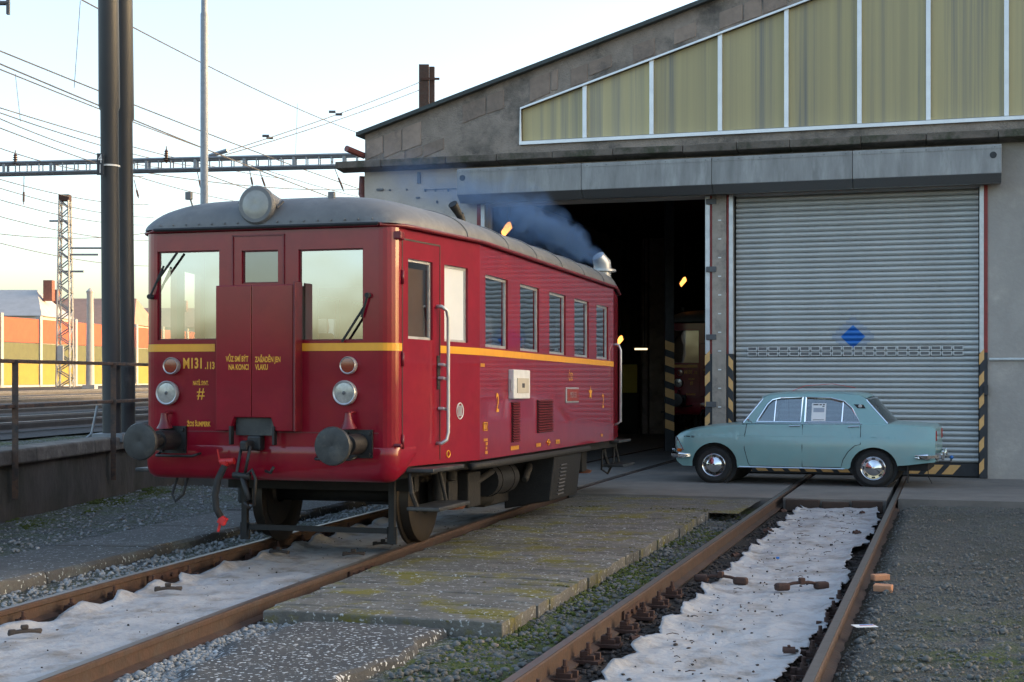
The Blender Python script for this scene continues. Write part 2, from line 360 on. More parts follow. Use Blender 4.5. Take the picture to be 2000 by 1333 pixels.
for i, (a, b) in enumerate(((-.62, -.18), (-.15, .2), (.23, .62))):
    p = [t2_at(a, APRON+.06), t2_at(b, APRON+.06), t2_at(b, APRON-.04), t2_at(a, APRON-.04)]
    MB().hexa([Vector((q.x, q.y, -.17)) for q in p]+[Vector((q.x, q.y, -.012-.02*(i == 1))) for q in p]).build('edge_timber', 'timber', ap, bevel=.012)
# ------------------------------------------------------------------ rails
PROF = [(-.065, -.15), (.065, -.15), (.065, -.138), (.012, -.118), (.012, -.045), (.035, -.035), (.036, -.008), (.028, 0), (-.028, 0), (-.036, -.008), (-.035, -.035), (-.012, -.045), (-.012, -.118), (-.065, -.138)]
def rail(path, label, z0=0.0, mt='railrust', group=None, prof=PROF):
    t = thing('rail', label, 'rail', group=group); mb = MB(); n = len(prof); vs = []; fs = []; tv = []
    for i, p in enumerate(path):
        d = (path[min(i+1, len(path)-1)]-path[max(i-1, 0)]); d.z = 0; d.normalize(); r = Vector((d.y, -d.x, 0))
        vs += [p+r*a+Vector((0, 0, z0+b)) for a, b in prof]; tv += [p+r*a+Vector((0, 0, z0+.0025)) for a in (-.027, .027)]
    for i in range(len(path)-1):
        fs += [(i*n+k, i*n+(k+1) % n, (i+1)*n+(k+1) % n, (i+1)*n+k) for k in range(n)]
    fs += [tuple(range(n)), tuple((len(path)-1)*n+k for k in range(n))]
    mb.add(vs, fs).build('rail_body', mt, t)
    MB().add(tv, [(2*i, 2*i+1, 2*i+3, 2*i+2) for i in range(len(path)-1)]).build('running_surface', 'railtop', t)
    return t
path1 = lambda l: [T1(l, 5.5+i*.5) for i in range(60)]+[T1(l, 35.2)+Vector((t1d(35), 1, 0))*k for k in (0, 3, 6, 9)]
path2 = lambda l: [T2.W(l, a) for a in np.arange(-3, 34, 1.0)]
r1l = rail(path1(-.753), 'rusty curved rail under the red railcar on the side of the low mossy wall')
r1r = rail(path1(.753), 'rusty curved rail under the red railcar beside the concrete sleeper platform')
r2l = rail(path2(-.753), 'rusty rail with bolted fastenings running past mossy strip to the closed shutter')
r2r = rail(path2(.753), 'smooth worn rail bordering the gravel and leading under the pale blue car')
# fastenings: base plate + clip + bolt, shared meshes
def fastening_mesh():
    mb = MB(); mb.box((0, 0, -.145), (.16, .14, .02)); mb.box((.0, 0, -.122), (.09, .075, .03)); mb.box((-.02, 0, -.10), (.05, .06, .03))
    mb.lathe([(0, .0), (0, .022), (.03, .022), (.03, .013), (.065, .013), (.065, 0)], (.0, 0, -.10), (0, 0, 1), 8); mb.box((.055, .02, -.12), (.035, .035, .05)); return mb
fm = fastening_mesh().build('fastening', 'ironrust', r2l).data; bpy.data.objects.remove(r2l.children[-1] if r2l.children[-1].name.startswith('fastening') else [c for c in r2l.children if c.name.startswith('fastening')][0])
def fasten(t, p, ang, side):
    o = bpy.data.objects.new('fastening', fm); COL.objects.link(o); o.parent = t; o.location = p; o.rotation_euler = (0, 0, -ang+(0 if side > 0 else math.pi)); return o
for k in range(12):
    a = -2.2+k*.55; fasten(r2l, T2.W(-.753+.105, a, .012), R(17.05), 1); fasten(r2r, T2.W(.753-.105, a, 0), R(17.05), -1)
for k in range(16):
    y = 6.6+k*.6; d = math.atan(t1d(y)); q = T1(-.753+.105, y); q.z = .01; fasten(r1l, q, d, 1); pass
def fishplate(t, fr, l, a, side, z=-.078):
    mb = MB(); mb.box((side*.022, 0, 0), (.018, .62, .075))
    for y in (-.22, -.08, .08, .22): mb.lathe([(0, 0), (0, .018), (.02, .018), (.02, 0)], (side*.03, y, 0), (side, 0, 0), 6)
    o = mb.build('fishplate', 'ironrust', t); o.location = fr(l, a)+Vector((0, 0, z)); return o
o = fishplate(r2l, T2.W, -.753, 2.75, 1); o.rotation_euler = (0, 0, -R(17.05))
o = fishplate(r1l, T1, -.753, 11.75, 1); o.rotation_euler = (0, 0, -math.atan(t1d(11.7)))
o = fishplate(r1r, T1, .753, 12.4, 1); o.rotation_euler = (0, 0, -math.atan(t1d(12.4)))
# sleepers under the tracks
slm = MB().box((0, 0, 0), (2.3, .24, .12)).build('sleeper', 'timber'); sme = slm.data; bpy.data.objects.remove(slm)
trk = {}
for nm, lab in (('a', 'dark sleepers half buried beneath the curved track'), ('b', 'dark sleepers half buried beneath the straight track')):
    trk[nm] = thing('sleeper_row', lab, 'sleepers')
for k in range(19):
    o = bpy.data.objects.new('sleeper', sme); COL.objects.link(o); o.parent = trk['b']; o.location = T2.W(0, -2.2+k*.55, -.222); o.rotation_euler = (0, 0, -R(17.05))
for k in range(26):
    y = 6+k*.55; o = bpy.data.objects.new('sleeper', sme); COL.objects.link(o); o.parent = trk['a']; q = T1(0, y); o.location = (q.x, q.y, -.222); o.rotation_euler = (0, 0, -math.atan(t1d(y)))
# ------------------------------------------------------------------ white geotextile sheets
def vnoise(x, y, s): return math.sin(x*s*1.3+1.7*math.sin(y*s*.9))*math.sin(y*s*1.1+1.3*math.sin(x*s*.7+2))
def sheet(name, fn, la, lb, a0, a1, z0, label, nl=46, da=.055, fold=True):
    na = int((a1-a0)/da); vs = []
    for j in range(na+1):
        a = a0+(a1-a0)*j/na
        sc = abs(math.sin(a*4.9+.9*math.sin(a*1.7)))**2.2
        jt = random.uniform(-.012, .012); eL = la+jt+.022*math.sin(a*7.3)+.014*math.sin(a*17)-.018*sc; eR = lb+random.uniform(-.014, .014)+.022*math.sin(a*5.1+1)+.012*math.sin(a*13+2)-(.09*max(0, math.sin(a*1.15+.6)) if fold else 0)
        for i in range(nl+1):
            t = i/nl; l = eL+(eR-eL)*t
            z = z0+.014*vnoise(l*1.2, a, 3)+.010*vnoise(l, a*1.1, 8)+.005*vnoise(l*1.3, a, 19)+random.uniform(-.0022, .0022)
            z += ((.034 if fold else .055)*sc+.012)*max(0, 1-t/.12)**1.3
            if fold: z += .03*max(0, (t-.88)/.12)**1.5*abs(math.sin(a*3.3))
            p = fn(l, a); vs.append((p.x, p.y, z))
    mb = MB(); n = nl+1; mb.add(vs, [(j*n+i, j*n+i+1, (j+1)*n+i+1, (j+1)*n+i) for j in range(na) for i in range(nl)])
    o = mb.build(name, 'geo', smooth=True, fix=False); s = o.modifiers.new('thick', 'SOLIDIFY'); s.thickness = .006; s.offset = -1
    return tag(o, label, 'fabric sheet')
aE = T2.L(t2_at(0, APRON+.10))[1]
sheet('geotextile_sheet', T2.W, -.40, .64, -2.6, aE, -.105, 'crumpled white fabric sheet littered with debris between the straight rails')
sheet('geotextile_sheet', lambda l, a: T1(l, a), -.52, .66, 6.0, 19.2, -.10, 'clean white fabric sheet laid between rails below the red railcar', nl=40, da=.07, fold=False)
# ------------------------------------------------------------------ platform of concrete sleepers between the tracks
def speckle(name, c1, c2, fleck, fs, thr, moss=None, mthr=(.55, .65)):
    m = mat(name, c1, c2, rough=.95, scale=4, bump=.55, bscale=45, c3=moss, s3=1.6, t3=mthr); N = m.node_tree.nodes; L = m.node_tree.links; p = N['Principled BSDF']
    base = p.inputs['Base Color'].links[0].from_socket; tc = [n for n in N if n.type == 'TEX_COORD'][0]
    v = N.new('ShaderNodeTexNoise'); v.inputs['Scale'].default_value = fs; v.inputs['Detail'].default_value = 3; L.new(tc.outputs['Object'], v.inputs['Vector'])
    r = N.new('ShaderNodeValToRGB'); r.color_ramp.elements[0].position = thr; r.color_ramp.elements[1].position = thr+.04; L.new(v.outputs[0], r.inputs[0])
    x = N.new('ShaderNodeMixRGB'); L.new(r.outputs[0], x.inputs[0]); L.new(base, x.inputs[1]); x.inputs[2].default_value = (*fleck, 1); L.new(x.outputs[0], p.inputs['Base Color']); return m
speckle('plank', (.15, .14, .122), (.085, .08, .07), (.36, .37, .36), 30, .62, moss=(.14, .12, .02), mthr=(.50, .60))
speckle('asphalt', (.052, .052, .052), (.078, .077, .074), (.55, .57, .58), 30, .59)
speckle('slableft', (.075, .073, .068), (.105, .10, .093), (.40, .43, .43), 28, .63, moss=(.16, .175, .165), mthr=(.55, .7))
def vary(m, lo, hi):
    N = m.node_tree.nodes; L = m.node_tree.links; p = N['Principled BSDF']; b = p.inputs['Base Color'].links[0].from_socket
    oi = N.new('ShaderNodeObjectInfo'); mr = N.new('ShaderNodeMapRange'); mr.inputs[3].default_value = lo; mr.inputs[4].default_value = hi; L.new(oi.outputs['Random'], mr.inputs[0])
    x = N.new('ShaderNodeMixRGB'); x.blend_type = 'MULTIPLY'; x.inputs[0].default_value = 1; L.new(b, x.inputs[1]); L.new(mr.outputs[0], x.inputs[2]); L.new(x.outputs[0], p.inputs['Base Color'])
vary(MATS['plank'], .84, 1.14); vary(MATS['slableft'], .7, 1.2); vary(MATS['smoothpatch'], .82, 1.15); vary(MATS['coping'], .8, 1.2); vary(MATS['polycarb'], .85, 1.12); vary(MATS['zinc'], .92, 1.06); vary(MATS['slat'], .94, 1.05)
pf = thing('sleeper_platform', 'low platform of mossy concrete sleepers laid side by side between the two tracks', 'platform')
def lx_platform(y):                                # left end of a plank that lies along the hall-front direction: meets the curved rail
    best = None
    for k in range(400):
        x = -4+k*.012; p = PLANK_R.W(x, y)
        if t1lat(p.x, p.y) > .90: return x
    return -1.5
y = 0.0; k = 0
while y < 8.1:
    wd = .285+.03*math.sin(k*2.1); x0 = lx_platform(y+wd/2)+random.uniform(0, .05); x1 = random.uniform(-.014, .014)
    if k == 0: x1 = .0
    zt = -.018+random.uniform(-.004, .004); nseg = 9; vs = []
    for i in range(nseg+1):
        x = x0+(x1-x0)*i/nseg
        for (yy, zz) in ((y+.003, -.24), (y+.003, zt-.008), (y+.014, zt), (y+wd*.5, zt+.003), (y+wd-.014, zt), (y+wd-.003, zt-.008), (y+wd-.003, -.24)):
            p = PLANK_R.W(x, yy+random.uniform(-.004, .004)); vs.append((p.x, p.y, zz+(random.uniform(-.005, .005) if zz > -.2 else 0)-(.012 if i in (0, nseg) and zz > -.2 else 0)))
    fs = [(i*7+q, i*7+q+1, (i+1)*7+q+1, (i+1)*7+q) for i in range(nseg) for q in range(6)]+[tuple(range(7)), tuple(nseg*7+q for q in range(7))]
    MB().add(vs, fs).build('concrete_sleeper', 'plank', pf, bevel=.004); y += wd; k += 1
# worn asphalt patch in front of it
av = []
ar = [(-2.02, -.04), (-.40, -.06), (-.42, -.35), (-.47, -1.0), (-.50, -2.0), (-.55, -3.8)]
mb = MB(); na = 50; nb_ = 44
def asf(i, j):
    t = i/na; a = -.03-3.9*(j/nb_); xr = -.36+.05*math.sin(a*5)+.02*math.sin(a*17)-.03*j/nb_; xl = -1.55+.12*math.sin(a*2.3)+.05*math.sin(a*9)
    x = xl+(xr-xl)*t; p = PLANK_R.W(x, a); ed = min(1, t*5)
    z = -.145+.078*(ed*ed*(3-2*ed))+.006*vnoise(x*2, a*2, 4)-(.02 if i == na else 0)+random.uniform(-.002, .002)
    return (p.x, p.y, z)
vs = [asf(i, j) for j in range(nb_+1) for i in range(na+1)]; n = na+1
fs = [(j*n+i, j*n+i+1, (j+1)*n+i+1, (j+1)*n+i) for j in range(nb_) for i in range(na)]; b0 = len(vs)
for j in range(nb_+1): q = vs[j*n+na]; vs.append((q[0]+.02, q[1], -.22))
fs += [(j*n+na, b0+j, b0+j+1, (j+1)*n+na) for j in range(nb_)]
o = MB().add(vs, fs).build('asphalt_path', 'asphalt', smooth='auto', kind='structure', fix=False)
# rough ground between platform end and apron
vs = []
for j in range(18):
    n = APRON+.02+j*.12
    for i in range(30):
        t = i/29; a_ = t1_at(.93, n); b_ = t2_at(-.95, n); p = a_.lerp(b_, t); vs.append((p.x, p.y, -.030+.006*vnoise(p.x*3, p.y*3, 2)))
MB().add(vs, [(j*30+i, j*30+i+1, (j+1)*30+i+1, (j+1)*30+i) for j in range(17) for i in range(29)]).build('worn_paving', 'plank', kind='structure', fix=False)
# left row of slabs
sl = thing('slab_row', 'row of frosted dark concrete slabs between the curved track and the low wall', 'paving')
ysl = 6.0
for k in range(9):
    ln = 1.75; za = .0+random.uniform(-.012, .012)
    def sp(l, yy, z): p = T1(l, yy); return (p.x, p.y, z)
    nL = 6; vs = []
    for i in range(nL+1):
        yy = ysl+.012+(ln-.024)*i/nL
        for (l, z) in ((-2.62, -.16), (-2.62, za-.02), (-1.56+.012*math.sin(yy*9), za), (-1.53+.015*math.sin(yy*7), za-.03), (-1.50, -.2)): vs.append(sp(l, yy, z))
    fs = [(i*5+q, i*5+q+1, (i+1)*5+q+1, (i+1)*5+q) for i in range(nL) for q in range(4)]+[tuple(range(5)), tuple(nL*5+q for q in range(5))]
    MB().add(vs, fs).build('concrete_slab', 'slableft', sl, bevel=.008); ysl += ln
# ------------------------------------------------------------------ loose stones (stuff)
ico = bmesh.new(); bmesh.ops.create_icosphere(ico, subdivisions=1, radius=1); IV = np.array([v.co[:] for v in ico.verts]); IF = np.array([[v.index for v in f.verts] for f in ico.faces]); ico.free()
def stones(name, pts, smin, smax, m):
    n = len(pts); P = np.array(pts, dtype=np.float32); s = np.random.uniform(0, 1, n)**2*(smax-smin)+smin
    sc = s[:, None, None]*np.random.uniform(.55, 1.25, (n, 1, 3))*np.array([1, 1, .7])
    V = IV[None]*np.random.uniform(.72, 1.2, (n, 12, 1)); V = V*sc; an = np.random.uniform(0, 6.28, n); c, s_ = np.cos(an)[:, None], np.sin(an)[:, None]
    X = V[:, :, 0]*c-V[:, :, 1]*s_; Y = V[:, :, 0]*s_+V[:, :, 1]*c; V = np.stack([X, Y, V[:, :, 2]], 2)+P[:, None]
    Fa = (IF[None]+(np.arange(n)*12)[:, None, None]).reshape(-1, 3)
    me = bpy.data.meshes.new(name); me.vertices.add(n*12); me.vertices.foreach_set('co', V.astype(np.float32).ravel()); k = len(Fa)
    me.loops.add(k*3); me.loops.foreach_set('vertex_index', Fa.astype(np.int32).ravel()); me.polygons.add(k); me.polygons.foreach_set('loop_start', np.arange(0, k*3, 3, dtype=np.int32)); me.update(); me.validate()
    me.materials.append(MATS[m]); o = bpy.data.objects.new(name, me); COL.objects.link(o); o['kind'] = 'stuff'; return o
def scatter(n, x0, x1, y0, y1, ok):
    out = []
    while len(out) < n:
        y = y0+(y1-y0)*random.random()**1.35; x = random.uniform(x0, x1)
        if ok(x, y): out.append((x, y, gz(x, y)+.010))
    return out
tag_ = lambda o, l: tag(o, l, 'gravel')
tag_(stones('gravel', scatter(46000, 1.2, 10.5, 6.4, 19, lambda x, y: T2.L((x, y))[0] > .84 and fdist(x, y) > APRON-.2), .005, .016, 'stone'), 'blue grey gravel spread beside the worn rail')
tag_(stones('gravel', scatter(500, 1.2, 6, 6.4, 13, lambda x, y: .9 < T2.L((x, y))[0] < 2.2), .012, .032, 'stone'), 'larger loose stones scattered along the worn rail')
tag_(stones('gravel', scatter(3600, -1, 5, 6.2, 18, lambda x, y: -1.62 < T2.L((x, y))[0] < -.84 and fdist(x, y) > APRON), .008, .032, 'stone'), 'mossy ballast stones in the strip beside the sleeper platform')
tag_(stones('gravel', scatter(2200, -1, 6, 6.2, 18, lambda x, y: .45 < abs(T2.L((x, y))[0]) < .66 and fdist(x, y) > APRON), .01, .034, 'iron'), 'dark brown ballast along the edges of the crumpled white sheet')
tag_(stones('gravel', scatter(5200, -3.6, .2, 6.2, 10.6, lambda x, y: t1lat(x, y) > .84 and PLANK_R.L((x, y))[0] < -.9 and PLANK_R.L((x, y))[1] < .05), .008, .03, 'frost'), 'frosted pale ballast beside the asphalt patch')
tag_(stones('gravel', scatter(3600, -6, 0, 7, 20, lambda x, y: -1.5 < t1lat(x, y) < -.83), .008, .03, 'frost'), 'frosted ballast between the curved rail and the dark slabs')
tag_(stones('gravel', scatter(2200, -6.5, -1, 9, 24, lambda x, y: t1lat(x, y) < -2.6 and x > wallx(y)+.05), .008, .03, 'frost'), 'frosted rubble along the foot of the low wall')
# ------------------------------------------------------------------ hall
hall = thing('depot_hall', 'weathered concrete railway depot hall with gable glazing and two tall doorways', 'building')
FW = lambda u, z, d=0: FA.W(u, d, z)               # d>0 goes into the hall
def q(px, py, n=0.0): return fu(px, py, n)
cL = q(712, 300)[0]; zE = q(712, 264)[1]; uPk = 1.0; slope = .305; zPk = zE+slope*(uPk-cL); uR = 13.0
d1 = (q(946, 500)[0], q(1378, 500)[0]); d2 = (q(1432, 500)[0], q(1915, 500)[0]); zTop = 4.62
wb = lambda u: 0
gl0 = q(1015, 277); glt = q(1015, 212); zgb = gl0[1]; gsl = .305
def ztopg(u): return glt[1]+gsl*(u-glt[0]) if u < uPk else glt[1]+gsl*(uPk-glt[0])-gsl*(u-uPk)
guR = 2*uPk-gl0[0]
zL = q(890, 313, .0)[1]-.085                            # underside of the cornice
# lower wall with the doorways, upper gable with the glazing opening
low_holes = [[(d1[0], -.3), (d1[1], -.3), (d1[1], zTop), (d1[0], zTop)], [(d2[0], -.3), (d2[1], -.3), (d2[1], zTop), (d2[0], zTop)]]
def wallpiece(u0, u1, z0, z1, m, name='wall', t=.45, d=0):
    return MB().hexa([FW(u0, z0, d), FW(u1, z0, d), FW(u1, z0, d+t), FW(u0, z0, d+t), FW(u0, z1, d), FW(u1, z1, d), FW(u1, z1, d+t), FW(u0, z1, d+t)]).build(name, m, hall)
wallpiece(cL, d1[0], -.3, zL, 'plaster'); wallpiece(d1[0], d1[1], zTop, zL, 'plaster', d=.003); wallpiece(d2[0], d2[1], zTop, zL, 'greywall', d=.003)
wallpiece(d2[1], 60, -.3, zL, 'greywall', name='wall')
MB().plate([(cL, zL), (uR, zL), (uR, zPk-slope*(uR-uPk)), (uPk, zPk), (cL, zE)], [[(gl0[0], zgb), (guR, zgb), (guR, ztopg(guR)), (uPk, ztopg(uPk)), (gl0[0], ztopg(gl0[0]))]], lambda u, z, d: FW(u, z, d+.02), .43).build('gable_wall', 'roughcast', hall)
# pillar between the doors
pw = (q(1392, 600)[0], q(1419, 600)[0])
wallpiece(d1[1], d2[0], -.3, zTop, 'pillarc', name='pillar', t=.5, d=.06); wallpiece(d1[1], d2[0], zTop, zL, 'plaster', d=.004)
wallpiece(pw[0], pw[1], -.02, zTop, 'pillarc', name='pillar_face', t=.2, d=-.05)
# exposed brick-like blocks under the verge and above the glazing: separate pieces
def blocks(u0, u1, zf, h, n, off=.008):
    u = u0; i = 0
    while u < u1:
        wd = random.uniform(.30, .46); hh = h*random.uniform(.75, 1.05); g = .012
        if random.random() < .82:
            a, b = u+g, min(u+wd-g, u1); za, zb = zf(a), zf(b)
            MB().hexa([FW(a, za-hh, off), FW(b, zb-hh*random.uniform(.92, 1.05), off), FW(b, zb-hh, .05), FW(a, za-hh, .05), FW(a, za, off), FW(b, zb, off), FW(b, zb, .05), FW(a, za, .05)]).build('facing_block', 'smoothpatch', hall, bevel=.008)
        u += wd; i += 1
blocks(cL+.02, cL+3.6, lambda u: zE+slope*(u-cL)-.14, .40, 8)
blocks(cL+.45, cL+2.2, lambda u: zE+slope*(u-cL)-.58, .22, 5)
blocks(gl0[0]+.9, gl0[0]+6.2, lambda u: ztopg(u)+.34, .30, 12)
# cornice with segment joints
cu = cL-.42; k = 0
while cu < 14:
    nx_ = cu+random.uniform(.8, 1.3); jz = random.uniform(-.008, .008)
    MB().hexa([FW(cu+.004, zL-.02+jz, -.36), FW(nx_-.004, zL-.02+jz, -.36), FW(nx_-.004, zL-.06, .0), FW(cu+.004, zL-.06, .0), FW(cu+.004, zL+.10+jz, -.36), FW(nx_-.004, zL+.10-jz, -.36), FW(nx_-.004, zL+.14, .018), FW(cu+.004, zL+.14, .018)]).build('cornice_stone', 'ledge', hall, bevel=.012); cu = nx_
# glazing panels with mullions
mpx = [1015, 1140, 1271, 1405, 1535, 1678, 1813, 1966]; mu = [q(p, 240)[0] for p in mpx]; dd = mu[-1]-mu[-2]
while mu[-1]+dd < guR: mu.append(mu[-1]+dd)
for a, b in zip(mu[:-1], mu[1:]):
    pts = [(a+.02, zgb+.03), (b-.02, zgb+.03), (b-.02, ztopg(b-.02)-.02)]
    if a < uPk < b: pts.append((uPk, ztopg(uPk)-.02))
    pts.append((a+.02, ztopg(a+.02)-.02))
    MB().plate(pts, [], lambda u, z, d: FW(u, z, .10+d), .03).build('glazing_panel', 'polycarb', hall)
for u in mu[1:]: MB().hexa([FW(u-.035, zgb+.02, .05), FW(u+.035, zgb+.02, .05), FW(u+.035, zgb+.02, .095), FW(u-.035, zgb+.02, .095), FW(u-.035, ztopg(u-.035), .05), FW(u+.035, ztopg(u+.035), .05), FW(u+.035, ztopg(u+.035), .095), FW(u-.035, ztopg(u-.035), .095)]).build('mullion', 'mullion', hall)
sill = MB(); sill.hexa([FW(gl0[0], zgb-.06, -.03), FW(guR, zgb-.06, -.03), FW(guR, zgb-.06, .12), FW(gl0[0], zgb-.06, .12), FW(gl0[0], zgb-.005, -.03), FW(guR, zgb-.005, -.03), FW(guR, zgb+.03, .12), FW(gl0[0], zgb+.03, .12)]); sill.build('glazing_sill', 'mullion', hall)
fr = MB(); fr.tube([FW(gl0[0]+.01, zgb, .02), FW(gl0[0]+.01, ztopg(gl0[0]), .02), FW(uPk, ztopg(uPk), .02), FW(guR, ztopg(guR), .02)], .022, 4); fr.build('glazing_frame', 'mullion', hall)
# roof sheets, verge, side and back walls
HD = 20.0
for (u0, z0, u1, z1) in ((cL-.12, zE-.036, uPk, zPk), (uPk, zPk, uR+.3, zPk-slope*(uR+.3-uPk))):
    MB().hexa([FW(u0, z0+.0, -.12), FW(u1, z1, -.12), FW(u1, z1, HD), FW(u0, z0, HD), FW(u0, z0+.07, -.12), FW(u1, z1+.07, -.12), FW(u1, z1+.07, HD), FW(u0, z0+.07, HD)]).build('roof', 'roofedge', hall)
MB().hexa([FW(cL, -.3, .45), FW(cL+.35, -.3, .45), FW(cL+.35, -.3, HD), FW(cL, -.3, HD), FW(cL, zE, .45), FW(cL+.35, zE, .45), FW(cL+.35, zE, HD), FW(cL, zE, HD)]).build('side_wall', 'plaster', hall)
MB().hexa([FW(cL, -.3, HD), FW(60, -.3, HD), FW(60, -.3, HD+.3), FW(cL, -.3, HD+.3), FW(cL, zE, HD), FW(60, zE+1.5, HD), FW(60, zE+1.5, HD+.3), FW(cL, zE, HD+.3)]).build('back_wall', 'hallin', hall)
MB().hexa([FW(uR, zL-.02, 0), FW(60, zL-.02, 0), FW(60, zL-.02, HD), FW(uR, zL-.02, HD), FW(uR, 7.6, 0), FW(60, 7.6, 0), FW(60, 7.6, HD), FW(uR, 7.6, HD)]).build('shade_wing', 'greywall', hall)  # unseen block added right of frame to keep the foreground in shade
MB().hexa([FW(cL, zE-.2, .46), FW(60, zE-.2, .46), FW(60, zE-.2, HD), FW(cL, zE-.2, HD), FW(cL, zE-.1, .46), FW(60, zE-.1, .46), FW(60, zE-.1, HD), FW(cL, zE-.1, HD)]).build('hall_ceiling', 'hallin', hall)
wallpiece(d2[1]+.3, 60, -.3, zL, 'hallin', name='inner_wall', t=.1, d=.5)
# gutter end and downpipe at the hall corner
g = MB(); g.tube([FW(cL-.22, zE-.28, -.3), FW(cL-.05, zE-.36, .1)], .06, 8); g.build('gutter_end', 'pipered', hall, smooth='auto')
g = MB(); g.tube([FW(cL-.12, zL-.1, .2), FW(cL-.14, zL-.42, .2), FW(cL-.05, zL-.6, .18), FW(cL-.02, zL-.85, .16)], .065, 10); g.build('downpipe', 'pipered', hall, smooth='auto')
# shutter box: long cabinet in four lengths
bx = [q(p, 340, .5)[0] for p in (892, 1135, 1390, 1665, 1957)]
zb1 = q(1955, 281, .5)[1]; zb0 = q(1955, 354, .5)[1]
for i, (a, b) in enumerate(zip(bx[:-1], bx[1:])):
    a += .004; b -= .004; hb = zb1-zb0; c = .13
    prof = [(-.02, zb0+.02), (-.34, zb0), (-.50, zb0+c), (-.50, zb1-.05), (-.47, zb1), (-.02, zb1+.03)]
    vs = [FW(a, z, d) for d, z in prof]+[FW(b, z, d) for d, z in prof]; n = len(prof)
    sec = MB().add(vs, [(k, (k+1) % n, n+(k+1) % n, n+k) for k in range(n)]+[tuple(range(n)), tuple(range(n, 2*n))]).build('shutter_box', 'zinc', hall, bevel=.006)
    MB().hexa([FW(a+.004, zb0-.004, -.343), FW(b-.004, zb0-.004, -.343), FW(b-.004, zb0+c-.008, -.505), FW(a+.004, zb0+c-.008, -.505), FW(a+.004, zb0+.006, -.33), FW(b-.004, zb0+.006, -.33), FW(b-.004, zb0+c, -.49), FW(a+.004, zb0+c, -.49)]).build('lower_lip', 'zincdark', sec)
    MB().box(FW((a+b)/2, zb1-.045, -.503), (b-a-.01, .006, .05), Matrix.Rotation(-FA.ang, 3, 'Z')).build('top_flange', 'zinc', sec)
    for k in range(7): MB().lathe([(0, 0), (0, .010), (.006, .008), (.006, 0)], FW(a+.1+(b-a-.2)*k/6, zb1-.045, -.506), tuple(-FA.h), 6).build('rivet', 'zincdark', sec)
for px_, py_ in ((903, 348), (1940, 303)):
    u, z = q(px_, py_, .505); MB().lathe([(0, 0), (0, .052), (.004, .052), (.004, 0)], FW(u, z, -.504), tuple(-FA.h), 16).build('cable_hole', 'hazblack', hall)
# roller shutter (closed) with single slats
sh = MB().hexa([FW(d2[0]+.02, .0, .17), FW(d2[1]-.02, .0, .17), FW(d2[1]-.02, .0, .19), FW(d2[0]+.02, .0, .19), FW(d2[0]+.02, zTop, .17), FW(d2[1]-.02, zTop, .17), FW(d2[1]-.02, zTop, .19), FW(d2[0]+.02, zTop, .19)]).build('roller_shutter', 'hazblack', hall)
pitch = .0855; z = .225; prof = [(.165, .002), (.150, .006), (.128, .022), (.118, .042), (.124, .064), (.140, .078), (.165, .0845)]
smesh = None; ua, ub = d2[0]+.03, d2[1]-.03
while z < zTop-.02:
    if smesh is None:
        vs = [FW(ua, zz, d) for d, zz in prof]+[FW(ub, zz, d) for d, zz in prof]; n = len(prof)
        so = MB().add(vs, [(k, k+1, n+k+1, n+k) for k in range(n-1)]).build('slat', 'slat', sh, smooth=True, fix=False); smesh = so.data; so.location = (0, 0, z)
    else:
        so = bpy.data.objects.new('slat', smesh); COL.objects.link(so); so.parent = sh; so.location = FA.h*random.uniform(-.003, .003)+Vector((0, 0, z))
    z += pitch
# ventilation openings in two slats
v0 = q(1459, 692, -.11); v1 = q(1883, 692, -.11); zv = v0[1]
ff = MB(); gg = MB()
for row in (0, 1):
    zc = .225+pitch*(round((zv-.225)/pitch)-row)+.043
    for k in range(20):
        uc = v0[0]+(v1[0]-v0[0])*(k+.5)/20; hw = (v1[0]-v0[0])/20*.44
        vf = MB().plate([(uc-hw, zc-.036), (uc+hw, zc-.036), (uc+hw, zc+.036), (uc-hw, zc+.036)], [[(uc-hw+.012, zc-.024), (uc+hw-.012, zc-.024), (uc+hw-.012, zc+.024), (uc-hw+.012, zc+.024)]], lambda u, z, d: FW(u, z, .104+d), .012).build('vent_frame', 'guide', sh)
        MB().plate([(uc-hw+.01, zc-.026), (uc+hw-.01, zc-.026), (uc+hw-.01, zc+.026), (uc-hw+.01, zc+.026)], [], lambda u, z, d: FW(u, z, .110+d), .004).build('vent_mesh', 'zincdark', sh)
# blue lozenge emblem following the slats
def on_slat(u, z):
    t = ((z-.225) % pitch); ds = [p[1] for p in prof]
    for (a, b) in zip(prof[:-1], prof[1:]):
        if a[1] <= t <= b[1]: return FW(u, z, a[0]+(b[0]-a[0])*(t-a[1])/(b[1]-a[1]))
    return FW(u, z, .16)
def lozenge(uc, zc, hw, hh, off, step, m, name):
    mb = MB(); zz = zc-hh; st = .0071
    rows = []
    while zz < zc+hh:
        def hw_at(z_): 
            t = 1-abs(z_-zc)/hh
            return max(0, (math.ceil(t*step)/step if step else t)*hw)
        a, b = hw_at(zz), hw_at(min(zz+st, zc+hh)); 
        if step: b = a
        p = [on_slat(uc-a, zz), on_slat(uc+a, zz), on_slat(uc+b, zz+st), on_slat(uc-b, zz+st)]
        mb.add([x-FA.h*off for x in p], [(0, 1, 2, 3)]); zz += st
    return mb.build(name, m, sh, fix=False)
uc, zc = q(1666, 658, -.12)
lozenge(uc, zc, .33, .31, .003, 6, 'bluepale', 'emblem_fringe'); lozenge(uc, zc, .195, .19, .006, 0, 'blueprint', 'emblem')  # pale stepped fringe of the emblem, then the blue lozenge
